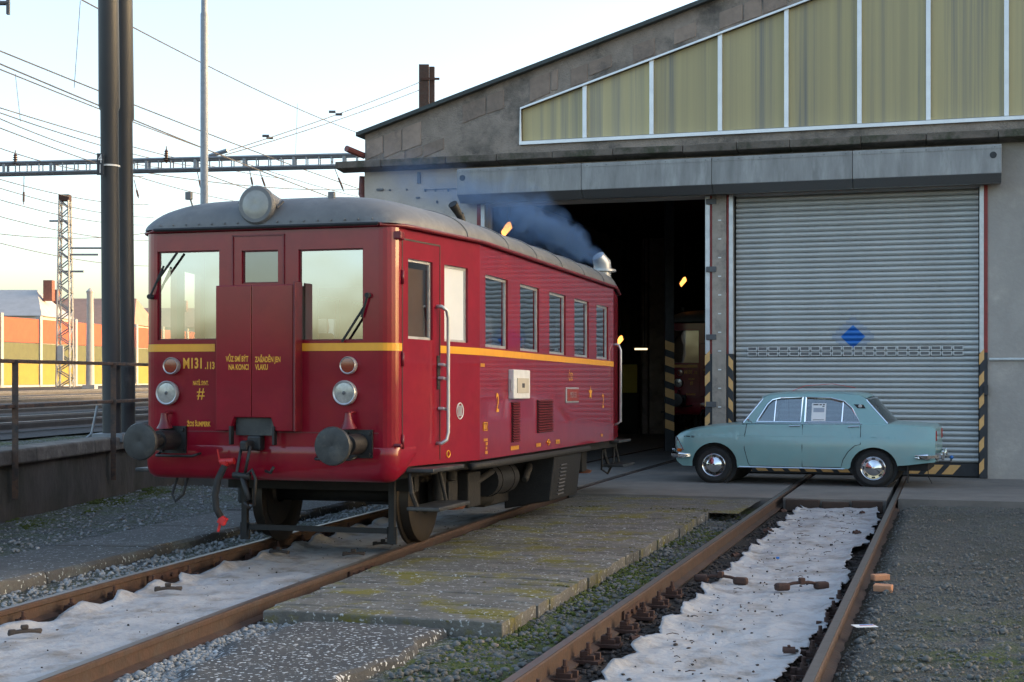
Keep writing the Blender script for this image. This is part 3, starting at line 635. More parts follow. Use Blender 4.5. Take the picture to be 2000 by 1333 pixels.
# bottom bar with warning stripes
bb = MB().hexa([FW(ua, .02, .10), FW(ub, .02, .10), FW(ub, .02, .17), FW(ua, .02, .17), FW(ua, .215, .10), FW(ub, .215, .10), FW(ub, .215, .17), FW(ua, .215, .17)]).build('bottom_bar', 'hazblack', sh)
u = ua+.1; um = (ua+ub)/2-.15
while u < ub-.3:
    s_ = -.13 if u < um else .13
    MB().add([FW(u, .045, .097), FW(u+.17, .045, .097), FW(u+.17+s_, .195, .097), FW(u+s_, .195, .097)], [(0, 1, 2, 3)]).build('warning_stripe', 'hazorange', sh, fix=False); u += .265
# guide channels beside the doors with warning stripes at the foot
def guide(u0, u1, side, m, zlo, zhi, d0=-.03, d1=.16, name='guide_rail'):
    return MB().hexa([FW(u0, zlo, d0), FW(u1, zlo, d0), FW(u1, zlo, d1), FW(u0, zlo, d1), FW(u0, zhi, d0), FW(u1, zhi, d0), FW(u1, zhi, d1), FW(u0, zhi, d1)]).build(name, m, hall, bevel=.004)
zst = q(1380, 692)[1]
def jamb(uw0, uw1, ur0, ur1, lean):
    guide(uw0, uw1, 1, 'guide', zst+.002, zTop); guide(ur0, ur1, 1, 'guidered', zst+.002, zTop, -.02, .1, 'guide_edge')
    lo, hi = min(uw0, ur0), max(uw1, ur1)
    base = guide(lo, hi, 1, 'hazblack', 0, zst, -.034, .16, 'striped_guide'); z = .06
    while z < zst-.12:
        a, b = uw0-.004, uw1+.004; s_ = lean*.09
        MB().add([FW(a, z, -.037), FW(b, z+s_, -.037), FW(b, z+s_+.17, -.037), FW(a, z+.17, -.037)], [(0, 1, 2, 3)]).build('warning_stripe', 'hazorange', base, fix=False); z += .345
jl = [q(p, 600)[0] for p in (1378, 1384.5, 1385, 1392, 1419, 1423.5, 1424, 1432, 1913, 1921.5, 1922, 1929)]
jamb(jl[0], jl[1]+.02, jl[1]+.022, jl[3]-.004, 1); jamb(jl[6], jl[7], jl[4]+.004, jl[6]-.002, -1); jamb(jl[8], jl[9], jl[9]+.002, jl[11], 1)
j0 = q(940, 500)[0]; guide(j0, j0+.07, 1, 'guide', 0, zTop); guide(j0-.075, j0-.003, 1, 'guidered', 0, zTop, -.02, .1, 'guide_edge')
for py_ in (395, 527, 659, 790):
    u, z = q(1383, py_); MB().box(FW(u+.06, z, -.05), (.17, .03, .09), Matrix.Rotation(-FA.ang, 3, 'Z')).build('bracket', 'steel', hall, bevel=.005)
for k in range(11):
    MB().box(FW((pw[0]+pw[1])/2+.01, 1.1+k*.31, -.052), (.05, .012, .02), Matrix.Rotation(-FA.ang, 3, 'Z')).build('chip_mark', 'white', hall)
u0_, z0_ = q(1932, 702); MB().tube([FW(u0_, z0_, -.05), FW(12, z0_, -.05)], .02, 8).build('white_pipe', 'white', hall, smooth=True)
u_, z_ = q(1926, 762); MB().box(FW(u_, z_, -.06), (.06, .05, .16), Matrix.Rotation(-FA.ang, 3, 'Z')).build('switch_box', 'hazblack', hall, bevel=.006)
# wall fittings left of the doorway
for px_, py_, w_, h_ in ((743, 371, .13, .035), (762, 372, .03, .03), (795, 371, .02, .03), (831, 372, .03, .05), (851, 372, .02, .05), (876, 372, .02, .05), (819, 348, .06, .2), (817, 387, .07, .03), (854, 395, .02, .05)):
    u, z = q(px_, py_); MB().box(FW(u, z, -.012), (w_, .05, h_), Matrix.Rotation(-FA.ang, 3, 'Z')).build('wall_fitting', 'zincdark', hall, bevel=.004)
u, z = q(842, 371); MB().tube([FW(u-.12, z, -.02), FW(q(892, 371)[0], z, -.02)], .006, 6).build('wall_conduit', 'steel', hall)
# what shows inside the hall: lamps, a striped inner column, piers, bright cabinet
def hall_lamp(px, py, Y, ln, label):
    p = at(px, py, Y); t = thing('hall_lamp', label, 'lamp', p, group='glowing orange lamps in the hall')
    M = Matrix.Rotation(R(-52), 3, 'Y'); MB().plate([(-.55*ln, -.20*ln), (.30*ln, -.24*ln), (.55*ln, .10*ln), (.35*ln, .22*ln), (-.35*ln, .16*ln)], [], lambda a_, b_, d: M @ Vector((a_, -.11+d, b_)), .03).build('lamp_glass', 'lampglow', t, bevel=.02)
    MB().box((0, -.02, 0), (ln*1.1, .13, ln*.66), M).build('lamp_housing', 'hazblack', t, bevel=.02)
    MB().tube([(0, .05, .0), (.05, .05, .35), (.05, .05, 5.6-p.z)], .02, 6).build('lamp_stem', 'hazblack', t)
hall_lamp(989, 449, 27.6, .30, 'glowing orange lamp high above the red railcar roof in the doorway'); hall_lamp(1333, 551, 35, .24, 'glowing orange lamp hanging above the hall railcar'); hall_lamp(1209, 666, 37, .28, 'glowing orange lamp low behind the railcar grab rail')
p = at(1252, 682, 38); t = thing('tube_lamp', 'short white tube lamp over the yellow cabinet', 'lamp', p)
MB().box((0, 0, 0), (.34, .05, .05)).build('tube', 'tubeglow', t, bevel=.015); MB().box((0, .06, .04), (.42, .2, .04)).build('reflector', 'steel', t, bevel=.01); MB().tube([(.1, .06, .05), (.1, .06, 5.7-p.z)], .015, 6).build('lamp_stem', 'hazblack', t)
p = at(1230, 712, 40); t = thing('cabinet', 'tall cabinet with yellow upper panel inside the dark hall', 'cabinet', (p.x, p.y, 0))
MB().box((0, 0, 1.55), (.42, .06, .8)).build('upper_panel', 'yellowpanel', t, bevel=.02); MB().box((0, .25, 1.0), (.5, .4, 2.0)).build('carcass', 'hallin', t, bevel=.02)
for px_, wd in ((1258, .16), (1282, .45)):
    p = at(px_, 700, 40.5); tag(MB().box((p.x, p.y, 2.6), (wd, .5, 5.8)).build('hall_pier', 'pillarc', bevel=.02), 'pale concrete pier inside the hall'+(' next to the tube lamp, slim one' if wd < .3 else ' behind the tube lamp, wide one'), 'pier')
p = at(1307, 720, 31); t = thing('striped_column', 'inner steel column with orange and black warning stripes', 'column', (p.x, p.y, 0))
MB().box((0, 0, 2.8), (.2, .2, 5.9)).build('column', 'hazblack', t, bevel=.01)
for k in range(6): z = .5+k*.34; MB().add([(-.1, -.104, z), (.1, -.104, z-.07), (.1, -.104, z+.12), (-.1, -.104, z+.19)], [(0, 1, 2, 3)]).build('warning_stripe', 'hazorange', t, fix=False)
MB().hexa([FW(59.7, -.3, 0), FW(60, -.3, 0), FW(60, -.3, HD), FW(59.7, -.3, HD), FW(59.7, 7.6, 0), FW(60, 7.6, 0), FW(60, 7.6, HD), FW(59.7, 7.6, HD)]).build('sun_block_wall', 'greywall', hall)  # unseen closure added so low sun cannot enter the hall from its far end
# ------------------------------------------------------------------ red railcar
rc = thing('railcar', 'red two-axle railcar with yellow waist stripe and grey roof standing before the open doorway', 'railcar', RC.o, -RC.ang)
YF, YK, YR, YE = -1.81, -.24, 5.75, 7.32; WF, WS = 1.19, 1.45; TILT = .011
def shr(p): return Vector((p[0], p[1], p[2]-TILT*(p[1]-YF)))
class RB(MB):                                      # railcar body pieces follow the slight sag towards the far end
    def build(s, *a, **k): s.v = [tuple(shr(p)) for p in s.v]; return MB.build(s, *a, **k)
def fr_(px, py, y=YF): x, yy, z = RC.hit(px, py, (0, y), (0, 1)); return x, z+TILT*(yy-YF)
def sd_(px, py, x=WS): xx, y, z = RC.hit(px, py, (x, 0), (1, 0)); return y, z+TILT*(y-YF)
A_ = Vector((1.205, -1.66)); B_ = Vector((WS, YK)); TD = (B_-A_).normalized(); TN = Vector((TD.y, -TD.x))
def tp_(px, py): x, y, z = RC.hit(px, py, tuple(A_), tuple(TN)); return (Vector((x, y))-A_).dot(TD), z+TILT*(y-YF)
ZB, ZT = .835, 2.875
def arc(cx, cy, r, a0, a1, n): return [(cx+r*math.cos(a0+(a1-a0)*i/n), cy+r*math.sin(a0+(a1-a0)*i/n)) for i in range(n+1)]
ta = math.atan2(TN.y, TN.x)
cr = .16; Cc = A_-TN*cr; Cc = Vector((Cc.x, YF+cr))
corner = arc(Cc.x, Cc.y, cr, -math.pi/2, ta, 6)
A2 = Vector(corner[-1]); TDL = (B_-A2).length; TD2 = (B_-A2).normalized(); TN2 = Vector((TD2.y, -TD2.x))
def tpx(px, py): x, y, z = RC.hit(px, py, tuple(A2), tuple(TN2)); return (Vector((x, y))-A2).dot(TD2), z+TILT*(y-YF)
shell = RB()
def wall_seg(p0, p1, ops, z0=ZB, z1=ZT, dep=.06):
    p0, p1 = Vector(p0), Vector(p1); Ls = (p1-p0).length; d = (p1-p0)/Ls; nrm = Vector((d.y, -d.x))
    ss = sorted({0, Ls, *[v for o in ops for v in o[:2]]}); zs = sorted({z0, z1, *[v for o in ops for v in o[2:4]]})
    P = lambda s, z, t=0: (p0.x+d.x*s-nrm.x*t, p0.y+d.y*s-nrm.y*t, z)
    for a, b in zip(ss[:-1], ss[1:]):
        for c, e in zip(zs[:-1], zs[1:]):
            if any(o[0]-1e-6 <= a and b <= o[1]+1e-6 and o[2]-1e-6 <= c and e <= o[3]+1e-6 for o in ops): continue
            shell.add([P(a, c), P(b, c), P(b, e), P(a, e)], [(0, 1, 2, 3)])
            shell.add([P(a, c, .045), P(b, c, .045), P(b, e, .045), P(a, e, .045)], [(3, 2, 1, 0)])
    for (a, b, c, e) in [o[:4] for o in ops]:
        k = [(a, c), (b, c), (b, e), (a, e)]
        for i in range(4):
            u, v = k[i], k[(i+1) % 4]; shell.add([P(*u), P(*v), P(*v, dep), P(*u, dep)], [(0, 1, 2, 3)])
    return P
# openings from the photograph
fw = []
for (xa, xb, ya, yb) in ((307, 428, 492, 664), (472, 543, 490, 553), (583, 709, 488, 665)):
    a = fr_(xa, ya); b = fr_(xb, yb); fw.append((a[0], b[0], b[1], a[1]))
sw = []
for (xa, xb, ya, yb) in ((948, 992, 527, 681), (1016, 1053, 546, 688), (1073, 1105, 563, 695), (1122, 1150, 577, 699), (1165, 1188, 588, 703)):
    a = sd_(xa, (ya+yb)/2); b = sd_(xb, (ya+yb)/2); sw.append([a[0], b[0], 1.905, 2.60])
tw = []
for (xa, xb) in ((797, 845), (868, 914)):
    a = tpx(xa, 590); b = tpx(xb, 590); tw.append([a[0], b[0], 1.93, 2.62])
off = corner[0][0]
Pf = wall_seg((-off, YF), (off, YF), [(a+off, b+off, c, d) for a, b, c, d in fw], .9)
Pt = wall_seg(A2, B_, tw); Ps = wall_seg((WS, YK), (WS, YR), [(a-YK, b-YK, c, d) for a, b, c, d in sw])
for s_ in (1, -1):
    pts = [(s_*x, y) for x, y in corner]
    for a, b in zip(pts[:-1], pts[1:]): wall_seg(*((a, b) if s_ > 0 else (b, a)), [], .9)
mw = [(YR-b, YR-a, c, d) for a, b, c, d in sw]
Pm = wall_seg((-WS, YR), (-WS, YK), mw); TLn = (B_-A2).length
wall_seg((-WS, YK), (-A2.x, A2.y), [(TLn-b, TLn-a, c, d) for a, b, c, d in tw])
yr = lambda y: YR+YK-y
wall_seg((WS, YR), (A2.x, YR+YK-A2.y), []); wall_seg((A2.x, YR+YK-A2.y), (off, YE), []); wall_seg((off, YE), (-off, YE), [(.2, .8, 1.9, 2.6), (1.5, 2.0, 1.9, 2.6)]); wall_seg((-off, YE), (-A2.x, YR+YK-A2.y), []); wall_seg((-A2.x, YR+YK-A2.y), (-WS, YR), [])
shell.build('body', 'red', rc, fix=False)
# floor, bulkheads and seats inside
fl = RB(); fl.hexa([(-1.1, YF+.05, .9), (1.1, YF+.05, .9), (1.38, YE-1.5, .9), (-1.38, YE-1.5, .9), (-1.1, YF+.05, .98), (1.1, YF+.05, .98), (1.38, YE-1.5, .98), (-1.38, YE-1.5, .98)]); fl.build('floor', 'brownpanel', rc)
bk = RB(); bk.box((-.75, -.36, 1.9), (1.2, .03, 1.9)); bk.box((.95, -.36, 1.9), (.75, .03, 1.9)); bk.box((.2, -.36, 2.65), (.9, .03, .35)); bk.build('cab_bulkhead', 'cream', rc)
bk = RB(); bk.hexa([Pt(tw[0][0]-.05, 1.3, .08), Pt(tw[0][1]+.10, 1.3, .08), Pt(tw[0][1]+.10, 1.3, .1), Pt(tw[0][0]-.05, 1.3, .1), Pt(tw[0][0]-.05, 2.55, .08), Pt(tw[0][1]+.10, 2.55, .08), Pt(tw[0][1]+.10, 2.55, .1), Pt(tw[0][0]-.05, 2.55, .1)]); bk.build('cab_locker', 'brownpanel', rc)
for yy in (.3, 1.5, 2.7, 3.9, 5.1):
    for s_ in (-1, 1):
        st = RB(); st.box((s_*.85, yy, 1.35), (.95, .45, .12)); st.box((s_*.85, yy+.24, 1.7), (.95, .09, .75)); st.build('bench_seat', 'guidered', rc, bevel=.03)
ce = RB(); ce.box((0, 2.75, 2.86), (2.2, 8.6, .02)); ce.build('ceiling', 'cream', rc)
# panes with frames
def pane_on(P, a, b, c, d, gm_, fm_, fwid=.022, t=.035, off_=0):
    f = RB(); pts = [(a, c), (b, c), (b, d), (a, d)]; inn = [(a+fwid, c+fwid), (b-fwid, c+fwid), (b-fwid, d-fwid), (a+fwid, d-fwid)]
    f.plate(pts, [inn], lambda s, z, dep: P(s, z, t-.012+dep), .025); fo = f.build('window', fm_, rc)
    g_ = RB(); g_.add([P(s, z, t) for s, z in inn], [(0, 1, 2, 3)]); g_.build('pane', gm_, fo, fix=False); return fo
for i, (a, b, c, d) in enumerate(fw): pane_on(Pf, a+off, b+off, c, d, 'carglass' if i == 1 else 'windscreen', 'redpart', .012)
for i, (a, b, c, d) in enumerate(sw): pane_on(Ps, a-YK, b-YK, c, d, 'sideglass', 'alu', .028)
pane_on(Pt, *tw[0], 'carglass', 'alu', .024); pane_on(Pt, *tw[1], 'frosted', 'alu', .022)
for a, b, c, d in mw: pane_on(Pm, a, b, c, d, 'sideglass', 'alu')
# door outlines as thin proud seams
def strip(P, a, b, z0, z1, m, t=-.004, name='stripe', par=rc):
    mb = RB(); mb.hexa([P(a, z0, 0), P(b, z0, 0), P(b, z0, t), P(a, z0, t), P(a, z1, 0), P(b, z1, 0), P(b, z1, t), P(a, z1, t)]); return mb.build(name, m, par)
da, db = tpx(785.5, 700)[0], tpx(859, 700)[0]
for s0 in (da, db): strip(Pt, s0-.006, s0+.006, .87, 2.78, 'black', -.003, 'door_gap')
strip(Pt, da, db, 2.77, 2.785, 'black', -.003, 'door_gap')
for zz in (2.45, 1.75, 1.05): b_ = RB(); x, y, _ = Pt(da-.004, zz, -.008); b_.tube([(x, y, zz-.06), (x, y, zz+.06)], .014, 8); b_.build('door_hinge', 'redpart', rc, smooth=True)
# yellow stripe in lengths
Z1, Z2 = 1.822, 1.888
pl0, pl1 = fr_(420, 690)[0], fr_(576, 690)[0]
strip(Pf, 0, pl0+off, Z1, Z2, 'yellow'); strip(Pf, pl1+off, 2*off, Z1, Z2, 'yellow')
for s_ in (1, -1):
    m_ = RB()
    for a, b in zip(corner[:-1], corner[1:]):
        c = Vector((Cc.x, Cc.y)); ex = lambda p: (s_*(c.x+(p[0]-c.x)*(1+.004/cr)), c.y+(p[1]-c.y)*(1+.004/cr))
        A0, B0 = ex(a), ex(b); m_.add([(*A0, Z1), (*B0, Z1), (*B0, Z2), (*A0, Z2)], [(0, 1, 2, 3)])
    m_.build('stripe', 'yellow', rc, fix=False)
strip(Pt, 0, da-.008, Z1, Z2, 'yellow'); strip(Pt, db+.008, TDL, Z1, Z2, 'yellow'); strip(Ps, 0, YR-YK, Z1, Z2, 'yellow')
# front skirt: rolled apron that wraps the corners
outl = [(-x, y) for x, y in reversed(corner)]+[(x, y) for x, y in corner]
tail = [(A2.x+TD2.x*k, A2.y+TD2.y*k) for k in (.08, .16, .24)]; outl = [(-x, y) for x, y in reversed(tail)]+outl+tail
sk = RB(); prof = [(.002, 1.0), (.006, .985), (.009, .94), (.010, .88), (.006, .80), (-.012, .745), (-.05, .712), (-.11, .70)]; nP = len(prof); vs = []
for i, (x, y) in enumerate(outl):
    e = min(i, len(outl)-1-i); lift = (0.20, .12, .05, .012)[e] if e < 4 else 0
    a = Vector(outl[max(0, i-1)]); b = Vector(outl[min(len(outl)-1, i+1)]); d = (b-a).normalized(); nn = Vector((d.y, -d.x))
    for (o_, z) in prof: k_ = max(0, (1-z)/.3); vs.append((x+nn.x*o_, y+nn.y*o_, z+lift*k_))
sk.add(vs, [(i*nP+k, (i+1)*nP+k, (i+1)*nP+k+1, i*nP+k+1) for i in range(len(outl)-1) for k in range(nP-1)]); sk.build('front_skirt', 'red', rc, smooth='auto', fix=False)
strip(Pf, 0.0, 2*off, 1.118, 1.128, 'redpart', -.006, 'beam_seam')
# gangway plates in the middle of the front
ga, gb, gm_ = fr_(421, 700, YF-.10)[0], fr_(572, 700, YF-.10)[0], fr_(491, 700, YF-.10)[0]; gt = fr_(490, 557, YF-.10)[1]; gbm = fr_(490, 842, YF-.10)[1]
na_, nb2 = fr_(455, 830, YF-.1)[0], fr_(531, 830, YF-.1)[0]; nz = fr_(490, 816, YF-.1)[1]
for (a, b, poly) in ((ga, gm_, [(ga, gbm), (na_-.03, gbm), (na_+.01, nz), (gm_-.002, nz), (gm_-.002, gt), (ga, gt)]), (gm_, gb, [(gm_+.002, nz), (nb2-.01, nz), (nb2+.03, gbm), (gb, gbm), (gb, gt), (gm_+.002, gt)])):
    RB().plate(poly, [], lambda x, z, d: (x, YF-.10+d, z), .085).build('gangway_plate', 'red', rc, bevel=.008)
mb = RB(); x_ = fr_(577, 700, YF-.12)[0]; mb.box((x_, YF-.07, (gt+gbm)/2+.01), (.018, .15, gt-gbm+.02)); mb.build('gangway_flap', 'redpart', rc, bevel=.004)
mb = RB(); mb.box(((na_+nb2)/2, YF-.03, (nz+gbm)/2-.01), (nb2-na_, .03, nz-gbm+.06)); mb.build('notch_plate', 'bufferface', rc)
for x in (na_-.02, nb2+.02): mb = RB(); mb.box((x, YF-.09, gbm-.04), (.022, .06, .16)); mb.build('plate_hinge', 'black', rc, bevel=.005)
# frame of the middle front door
dx0, dx1, dz1 = fr_(454, 500)[0], fr_(556, 500)[0], fr_(500, 459)[1]
for (a, b, c, d) in ((dx0, dx0+.012, gt, dz1), (dx1-.012, dx1, gt, dz1), (dx0, dx1, dz1-.012, dz1)): strip(Pf, a+off, b+off, c, d, 'redpart', -.012, 'door_frame')
# roof
def halfw(y):
    if y < YF+.15: t = max(0, (y-YF+.03)/.18); return (1.03+.165*math.sqrt(max(0, 1-(1-min(1, t))**2)))+.03
    if y > YE-.15: t = max(0, (YE+.03-y)/.18); return (1.03+.165*math.sqrt(max(0, 1-(1-min(1, t))**2)))+.03
    if y < YK: return A2.x+(WS-A2.x)*(y-A2.y)/(YK-A2.y)+.035
    if y > YR: return A2.x+(WS-A2.x)*((YR+YK-y)-A2.y)/(YK-A2.y)+.035
    return WS+.035
ysr = [YF-.03+v for v in (0, .004, .015, .04, .08, .13, .2, .3, .45, .65, .9, 1.2, 1.57)]+list(np.linspace(.3, 5.2, 9)); ysr = ysr+[YF+YE-v for v in reversed(ysr[:13])]
rf = RB(); NU = 33; vs = []
for y in ysr:
    e = min(y-(YF-.03), YE+.03-y); g_ = (1-max(0, 1-e/.75)**3.2)**.5 if e > 0 else 0
    for i in range(NU):
        a = math.pi*(i/(NU-1)); sx = -math.copysign(abs(math.cos(a))**.72, math.cos(a)); h_ = (1-abs(sx)**4.2)**.55
        vs.append((sx*halfw(y), y, 2.90+.305*h_*g_))
rf.add(vs, [(j*NU+i, j*NU+i+1, (j+1)*NU+i+1, (j+1)*NU+i) for j in range(len(ysr)-1) for i in range(NU-1)])
roof = rf.build('roof', 'roofgrey', rc, smooth=True, fix=False)
# gutter lip round the roof and rivets
def lip(y0, y1, n): return [(halfw(y0+(y1-y0)*i/n)+.004, y0+(y1-y0)*i/n) for i in range(n+1)]
pts = [(x, y, 2.885) for x, y in lip(YF-.03, YE+.03, 60)]
lp = RB(); lp.tube(pts+[(-x, y, z) for x, y, z in reversed(pts)]+[pts[0]], .019, 6, cap=False); lp.build('gutter', 'redpart', roof, smooth=True)
lp = RB(); fp = [(-halfw(YF-.03), YF-.035, 2.892)]+[(x, YF-.042, 2.892) for x in np.linspace(-1.0, 1.0, 12)]+[(halfw(YF-.03), YF-.035, 2.892)]; lp.tube(fp, .017, 6); lp.build('front_lip', 'black', roof)
for k in range(17):
    x = -1.0+k*.125; MB().lathe([(0, 0), (0, .010), (.006, .007), (.006, 0)], shr((x, YF-.034, 2.935)), (0, -1, .2), 6).build('rivet', 'roofgrey', roof)
for yy in (-.55, .62, 1.7, 2.8, 3.9, 5.0):
    sm_ = RB(); pp = []
    for i in range(NU):
        a = math.pi*(i/(NU-1)); sx = -math.copysign(abs(math.cos(a))**.72, math.cos(a)); pp.append((sx*(halfw(yy)+.002), yy, 2.902+.305*(1-abs(sx)**4.2)**.55))
    sm_.tube(pp, .009, 5); sm_.build('roof_seam', 'roofgrey', roof)
# roof fittings
c_ = fr_(506, 402, YF+.02); hl = RB(); ho = (c_[0], YF-.02, c_[1])
hl.lathe([(-.03, .0), (-.03, .155), (-.015, .168), (.02, .168), (.03, .15), (.12, .148), (.55, .10), (.6, 0)], ho, (0, 1, -.03), 28); top = hl.build('roof_headlamp', 'roofgrey', rc, smooth='auto')
hl = RB(); hl.lathe([(-.034, 0), (-.038, .05), (-.034, .1), (-.028, .135)], ho, (0, 1, -.03), 28); hl.build('lens', 'dirtylens', top, smooth=True)
for s_ in (-1, 1): b_ = RB(); b_.tube([(ho[0]+s_*.165, YF+.02, ho[2]-.02), (ho[0]+s_*.21, YF+.06, ho[2]+.035)], .014, 6); b_.build('lamp_clip', 'steel', top)
for px_ in (370, 649):
    c_ = fr_(px_, 383, YF+.25); b_ = RB(); b_.box((c_[0]-.005, YF+.25, c_[1]), (.058, .04, .07)); b_.tube([(c_[0]+.01, YF+.25, c_[1]-.03), (c_[0]+.035, YF+.26, c_[1]-.12)], .009, 6); b_.build('roof_marker', 'roofgrey', rc, bevel=.004)
b_ = RB(); b_.lathe([(0, 0), (0, .28), (.05, .27), (.08, .2), (.09, 0)], (.28, 1.3, 3.2), (0, 0, 1), 20); b_.build('roof_ventilator', 'under', rc, smooth='auto')
y_, z_ = sd_(905, 432, 1.0); b_ = RB(); b_.tube([(1.0, y_, 3.02), (.98, y_, 3.22), (.97, y_-.03, 3.27)], [.05, .04, .04], 10); b_.tube([(.97, y_-.02, 3.25), (.93, y_-.13, 3.36)], [.035, .05], 10); b_.build('whistle', 'black', rc, smooth='auto')
ex = RB(); EX, EY = 1.24, 6.02; ex.tube([(EX, EY, 2.93), (EX, EY, 3.13)], .12, 16); ex.tube([(EX, EY, 3.12), (EX, EY, 3.15)], .185, 18); ex.tube([(EX, EY, 3.14), (EX, EY-.02, 3.24), (EX-.04, EY-.09, 3.33)], [.125, .12, .085], 14); ex.build('exhaust_stack', 'alu', rc, smooth='auto')
# lamps, horns
def lamp(px, py, r, lens_m, ring_m, bowl, name):
    x, z = fr_(px, py, YF-.06); l_ = RB(); l_.lathe([(.06, r*.7), (0, r*1.02), (-.035, r*1.06), (-.05, r*.97), (-.042, r*.86)], (x, YF-.02, z), (0, 1, 0), 28); o = l_.build(name, ring_m, rc, smooth='auto')
    l_ = RB(); l_.lathe([(-.04, r*.88), (-.044 if bowl else -.042, r*.5), (-.046 if bowl else -.042, 0)], (x, YF-.02, z), (0, 1, 0), 24); l_.build('lens', lens_m, o, smooth=True)
    if bowl: l_ = RB(); l_.lathe([(-.046, .016), (-.051, .010), (-.053, 0)], (x, YF-.02, z), (0, 1, 0), 12); l_.build('bulb_cap', 'steel', o, smooth=True)
lamp(333, 715, .072, 'redlens', 'alu', False, 'marker_lamp'); lamp(679, 714, .072, 'redlens', 'alu', False, 'marker_lamp')
lamp(325, 768, .102, 'lens', 'alu', True, 'headlamp'); lamp(672, 768, .102, 'lens', 'alu', True, 'headlamp')
for px_ in (320, 679):
    x, z = fr_(px_, 818, YF-.1); h_ = RB(); z -= .012; h_.lathe([(.06, .0), (.06, .026), (.02, .032), (-.03, .046), (-.07, .072), (-.072, .06), (-.04, .03)], (x, YF-.09, z), (0, -.1, 1), 16); h_.tube([(x, YF-.095, z+.05), (x+.02, YF-.05, z+.066), (x+.02, YF, z+.066)], .016, 8); h_.build('horn', 'redpart', rc, smooth='auto')
# wipers
for pts in (((293, 580), (320, 520), (346, 494)), ((718, 577), (706, 620), (668, 668))):
    P3 = [fr_(x, y, YF-.03) for x, y in pts]; b_ = RB(); p_ = [(x, YF-.03, z) for x, z in P3]; b_.tube([p_[0], p_[1]], .010, 6); m2 = Vector(p_[1])*.5+Vector(p_[0])*.5; b_.tube([m2, p_[2]], .011, 6); b_.tube([(p_[0][0], YF+.01, p_[0][2]), (p_[0][0], YF-.05, p_[0][2])], .022, 10); b_.build('wiper', 'rubber', rc)
# buffers
for px_, py_ in ((272, 863), (648, 872)):
    x, z = fr_(px_, py_, YF-.58); b_ = RB()
    b_.lathe([(0, 0), (-.012, .08), (0, .152), (.02, .160), (.04, .155), (.05, .06)], (x, YF-.58, z), (0, 1, 0), 32); bo = b_.build('buffer', 'bufferface', rc, smooth='auto')
    b_ = RB(); b_.lathe([(.04, .062), (.30, .062), (.30, .085), (.58, .09)], (x, YF-.58, z), (0, 1, 0), 24); b_.box((x, YF-.012, z), (.26, .03, .24)); b_.build('buffer_sleeve', 'black', bo, smooth='auto')
    for sx in (-1, 1):
        for sz in (-1, 1): c_ = RB(); c_.lathe([(0, 0), (0, .018), (.02, .018), (.02, 0)], (x+sx*.1, YF-.027, z+sz*.09), (0, -1, 0), 6); c_.build('bolt', 'black', bo)
for a_, b2, yy in ((305, 385, 890), (615, 692, 897)):
    A0 = fr_(a_, yy, YF-.1); B0 = fr_(b2, yy, YF-.1); h_ = RB(); h_.tube([(A0[0], YF-.04, A0[1]+.02), (A0[0]+.01, YF-.11, A0[1]), (A0[0]+.04, YF-.12, A0[1]), (B0[0]-.04, YF-.12, A0[1]), (B0[0]-.01, YF-.11, A0[1]+.01), (B0[0], YF-.04, A0[1]+.02)], .012, 8); h_.build('grab_handle', 'black', rc, smooth=True)
# coupling: hook block and hanging links
hx, hz = fr_(495, 866, YF-.1); b_ = RB(); b_.box((hx, YF-.05, hz), (.13, .10, .13)); b_.box((hx-.03, YF-.16, hz-.02), (.07, .16, .09)); b_.build('coupling_hook', 'black', rc, bevel=.02)
def link(pts, r): l_ = RB(); l_.tube(pts, r, 8); return l_.build('coupling_link', 'black', rc, smooth=True)
y0 = YF-.2
link([(hx-.06, y0, hz-.02), (hx-.10, y0-.02, hz-.26), (hx-.09, y0-.02, hz-.29)], .014); link([(hx+.02, y0, hz-.02), (hx-.02, y0-.02, hz-.26)], .014)
b_ = RB(); b_.tube([(hx-.13, y0-.02, hz-.27), (hx+.03, y0-.02, hz-.28)], .028, 10); b_.tube([(hx-.05, y0-.02, hz-.27), (hx+.0, y0-.02, hz-.42), (hx+.02, y0-.02, hz-.48)], .024, 10); b_.build('coupling_screw', 'black', rc, smooth=True)
link([(hx-.0, y0-.03, hz-.27), (hx+.05, y0-.03, hz-.22), (hx+.085, y0-.03, hz-.3), (hx+.07, y0-.03, hz-.52), (hx+.03, y0-.03, hz-.55), (hx-.02, y0-.03, hz-.5)], .015)
link([(hx+.1, YF-.07, hz-.24), (hx+.17, YF-.12, hz-.25), (hx+.2, YF-.12, hz-.2)], .013)
# brake hose
vx, vz = fr_(441, 903, YF-.12); b_ = RB(); b_.tube([(vx-.06, YF-.1, vz), (vx+.07, YF-.1, vz+.01)], .03, 10); b_.tube([(vx, YF-.02, vz), (vx, YF-.16, vz-.02)], .025, 10); b_.tube([(vx-.07, YF-.1, vz), (vx-.085, YF-.11, vz+.11)], .008, 6); b_.build('brake_valve', 'redbright', rc, smooth='auto')
b_ = RB(); b_.tube([(vx+.0, YF-.14, vz-.03), (vx-.045, YF-.17, vz-.14), (vx-.07, YF-.18, vz-.28), (vx-.06, YF-.18, vz-.4), (vx-.02, YF-.17, vz-.47)], .03, 10); hs = b_.build('brake_hose', 'rubber', rc, smooth=True)
b_ = RB(); b_.box((vx-.005, YF-.17, vz-.50), (.07, .05, .07), Matrix.Rotation(.5, 3, 'Y')); b_.tube([(vx-.02, YF-.17, vz-.5), (vx-.05, YF-.17, vz-.6)], .014, 6); b_.build('hose_head', 'redbright', hs, bevel=.01)
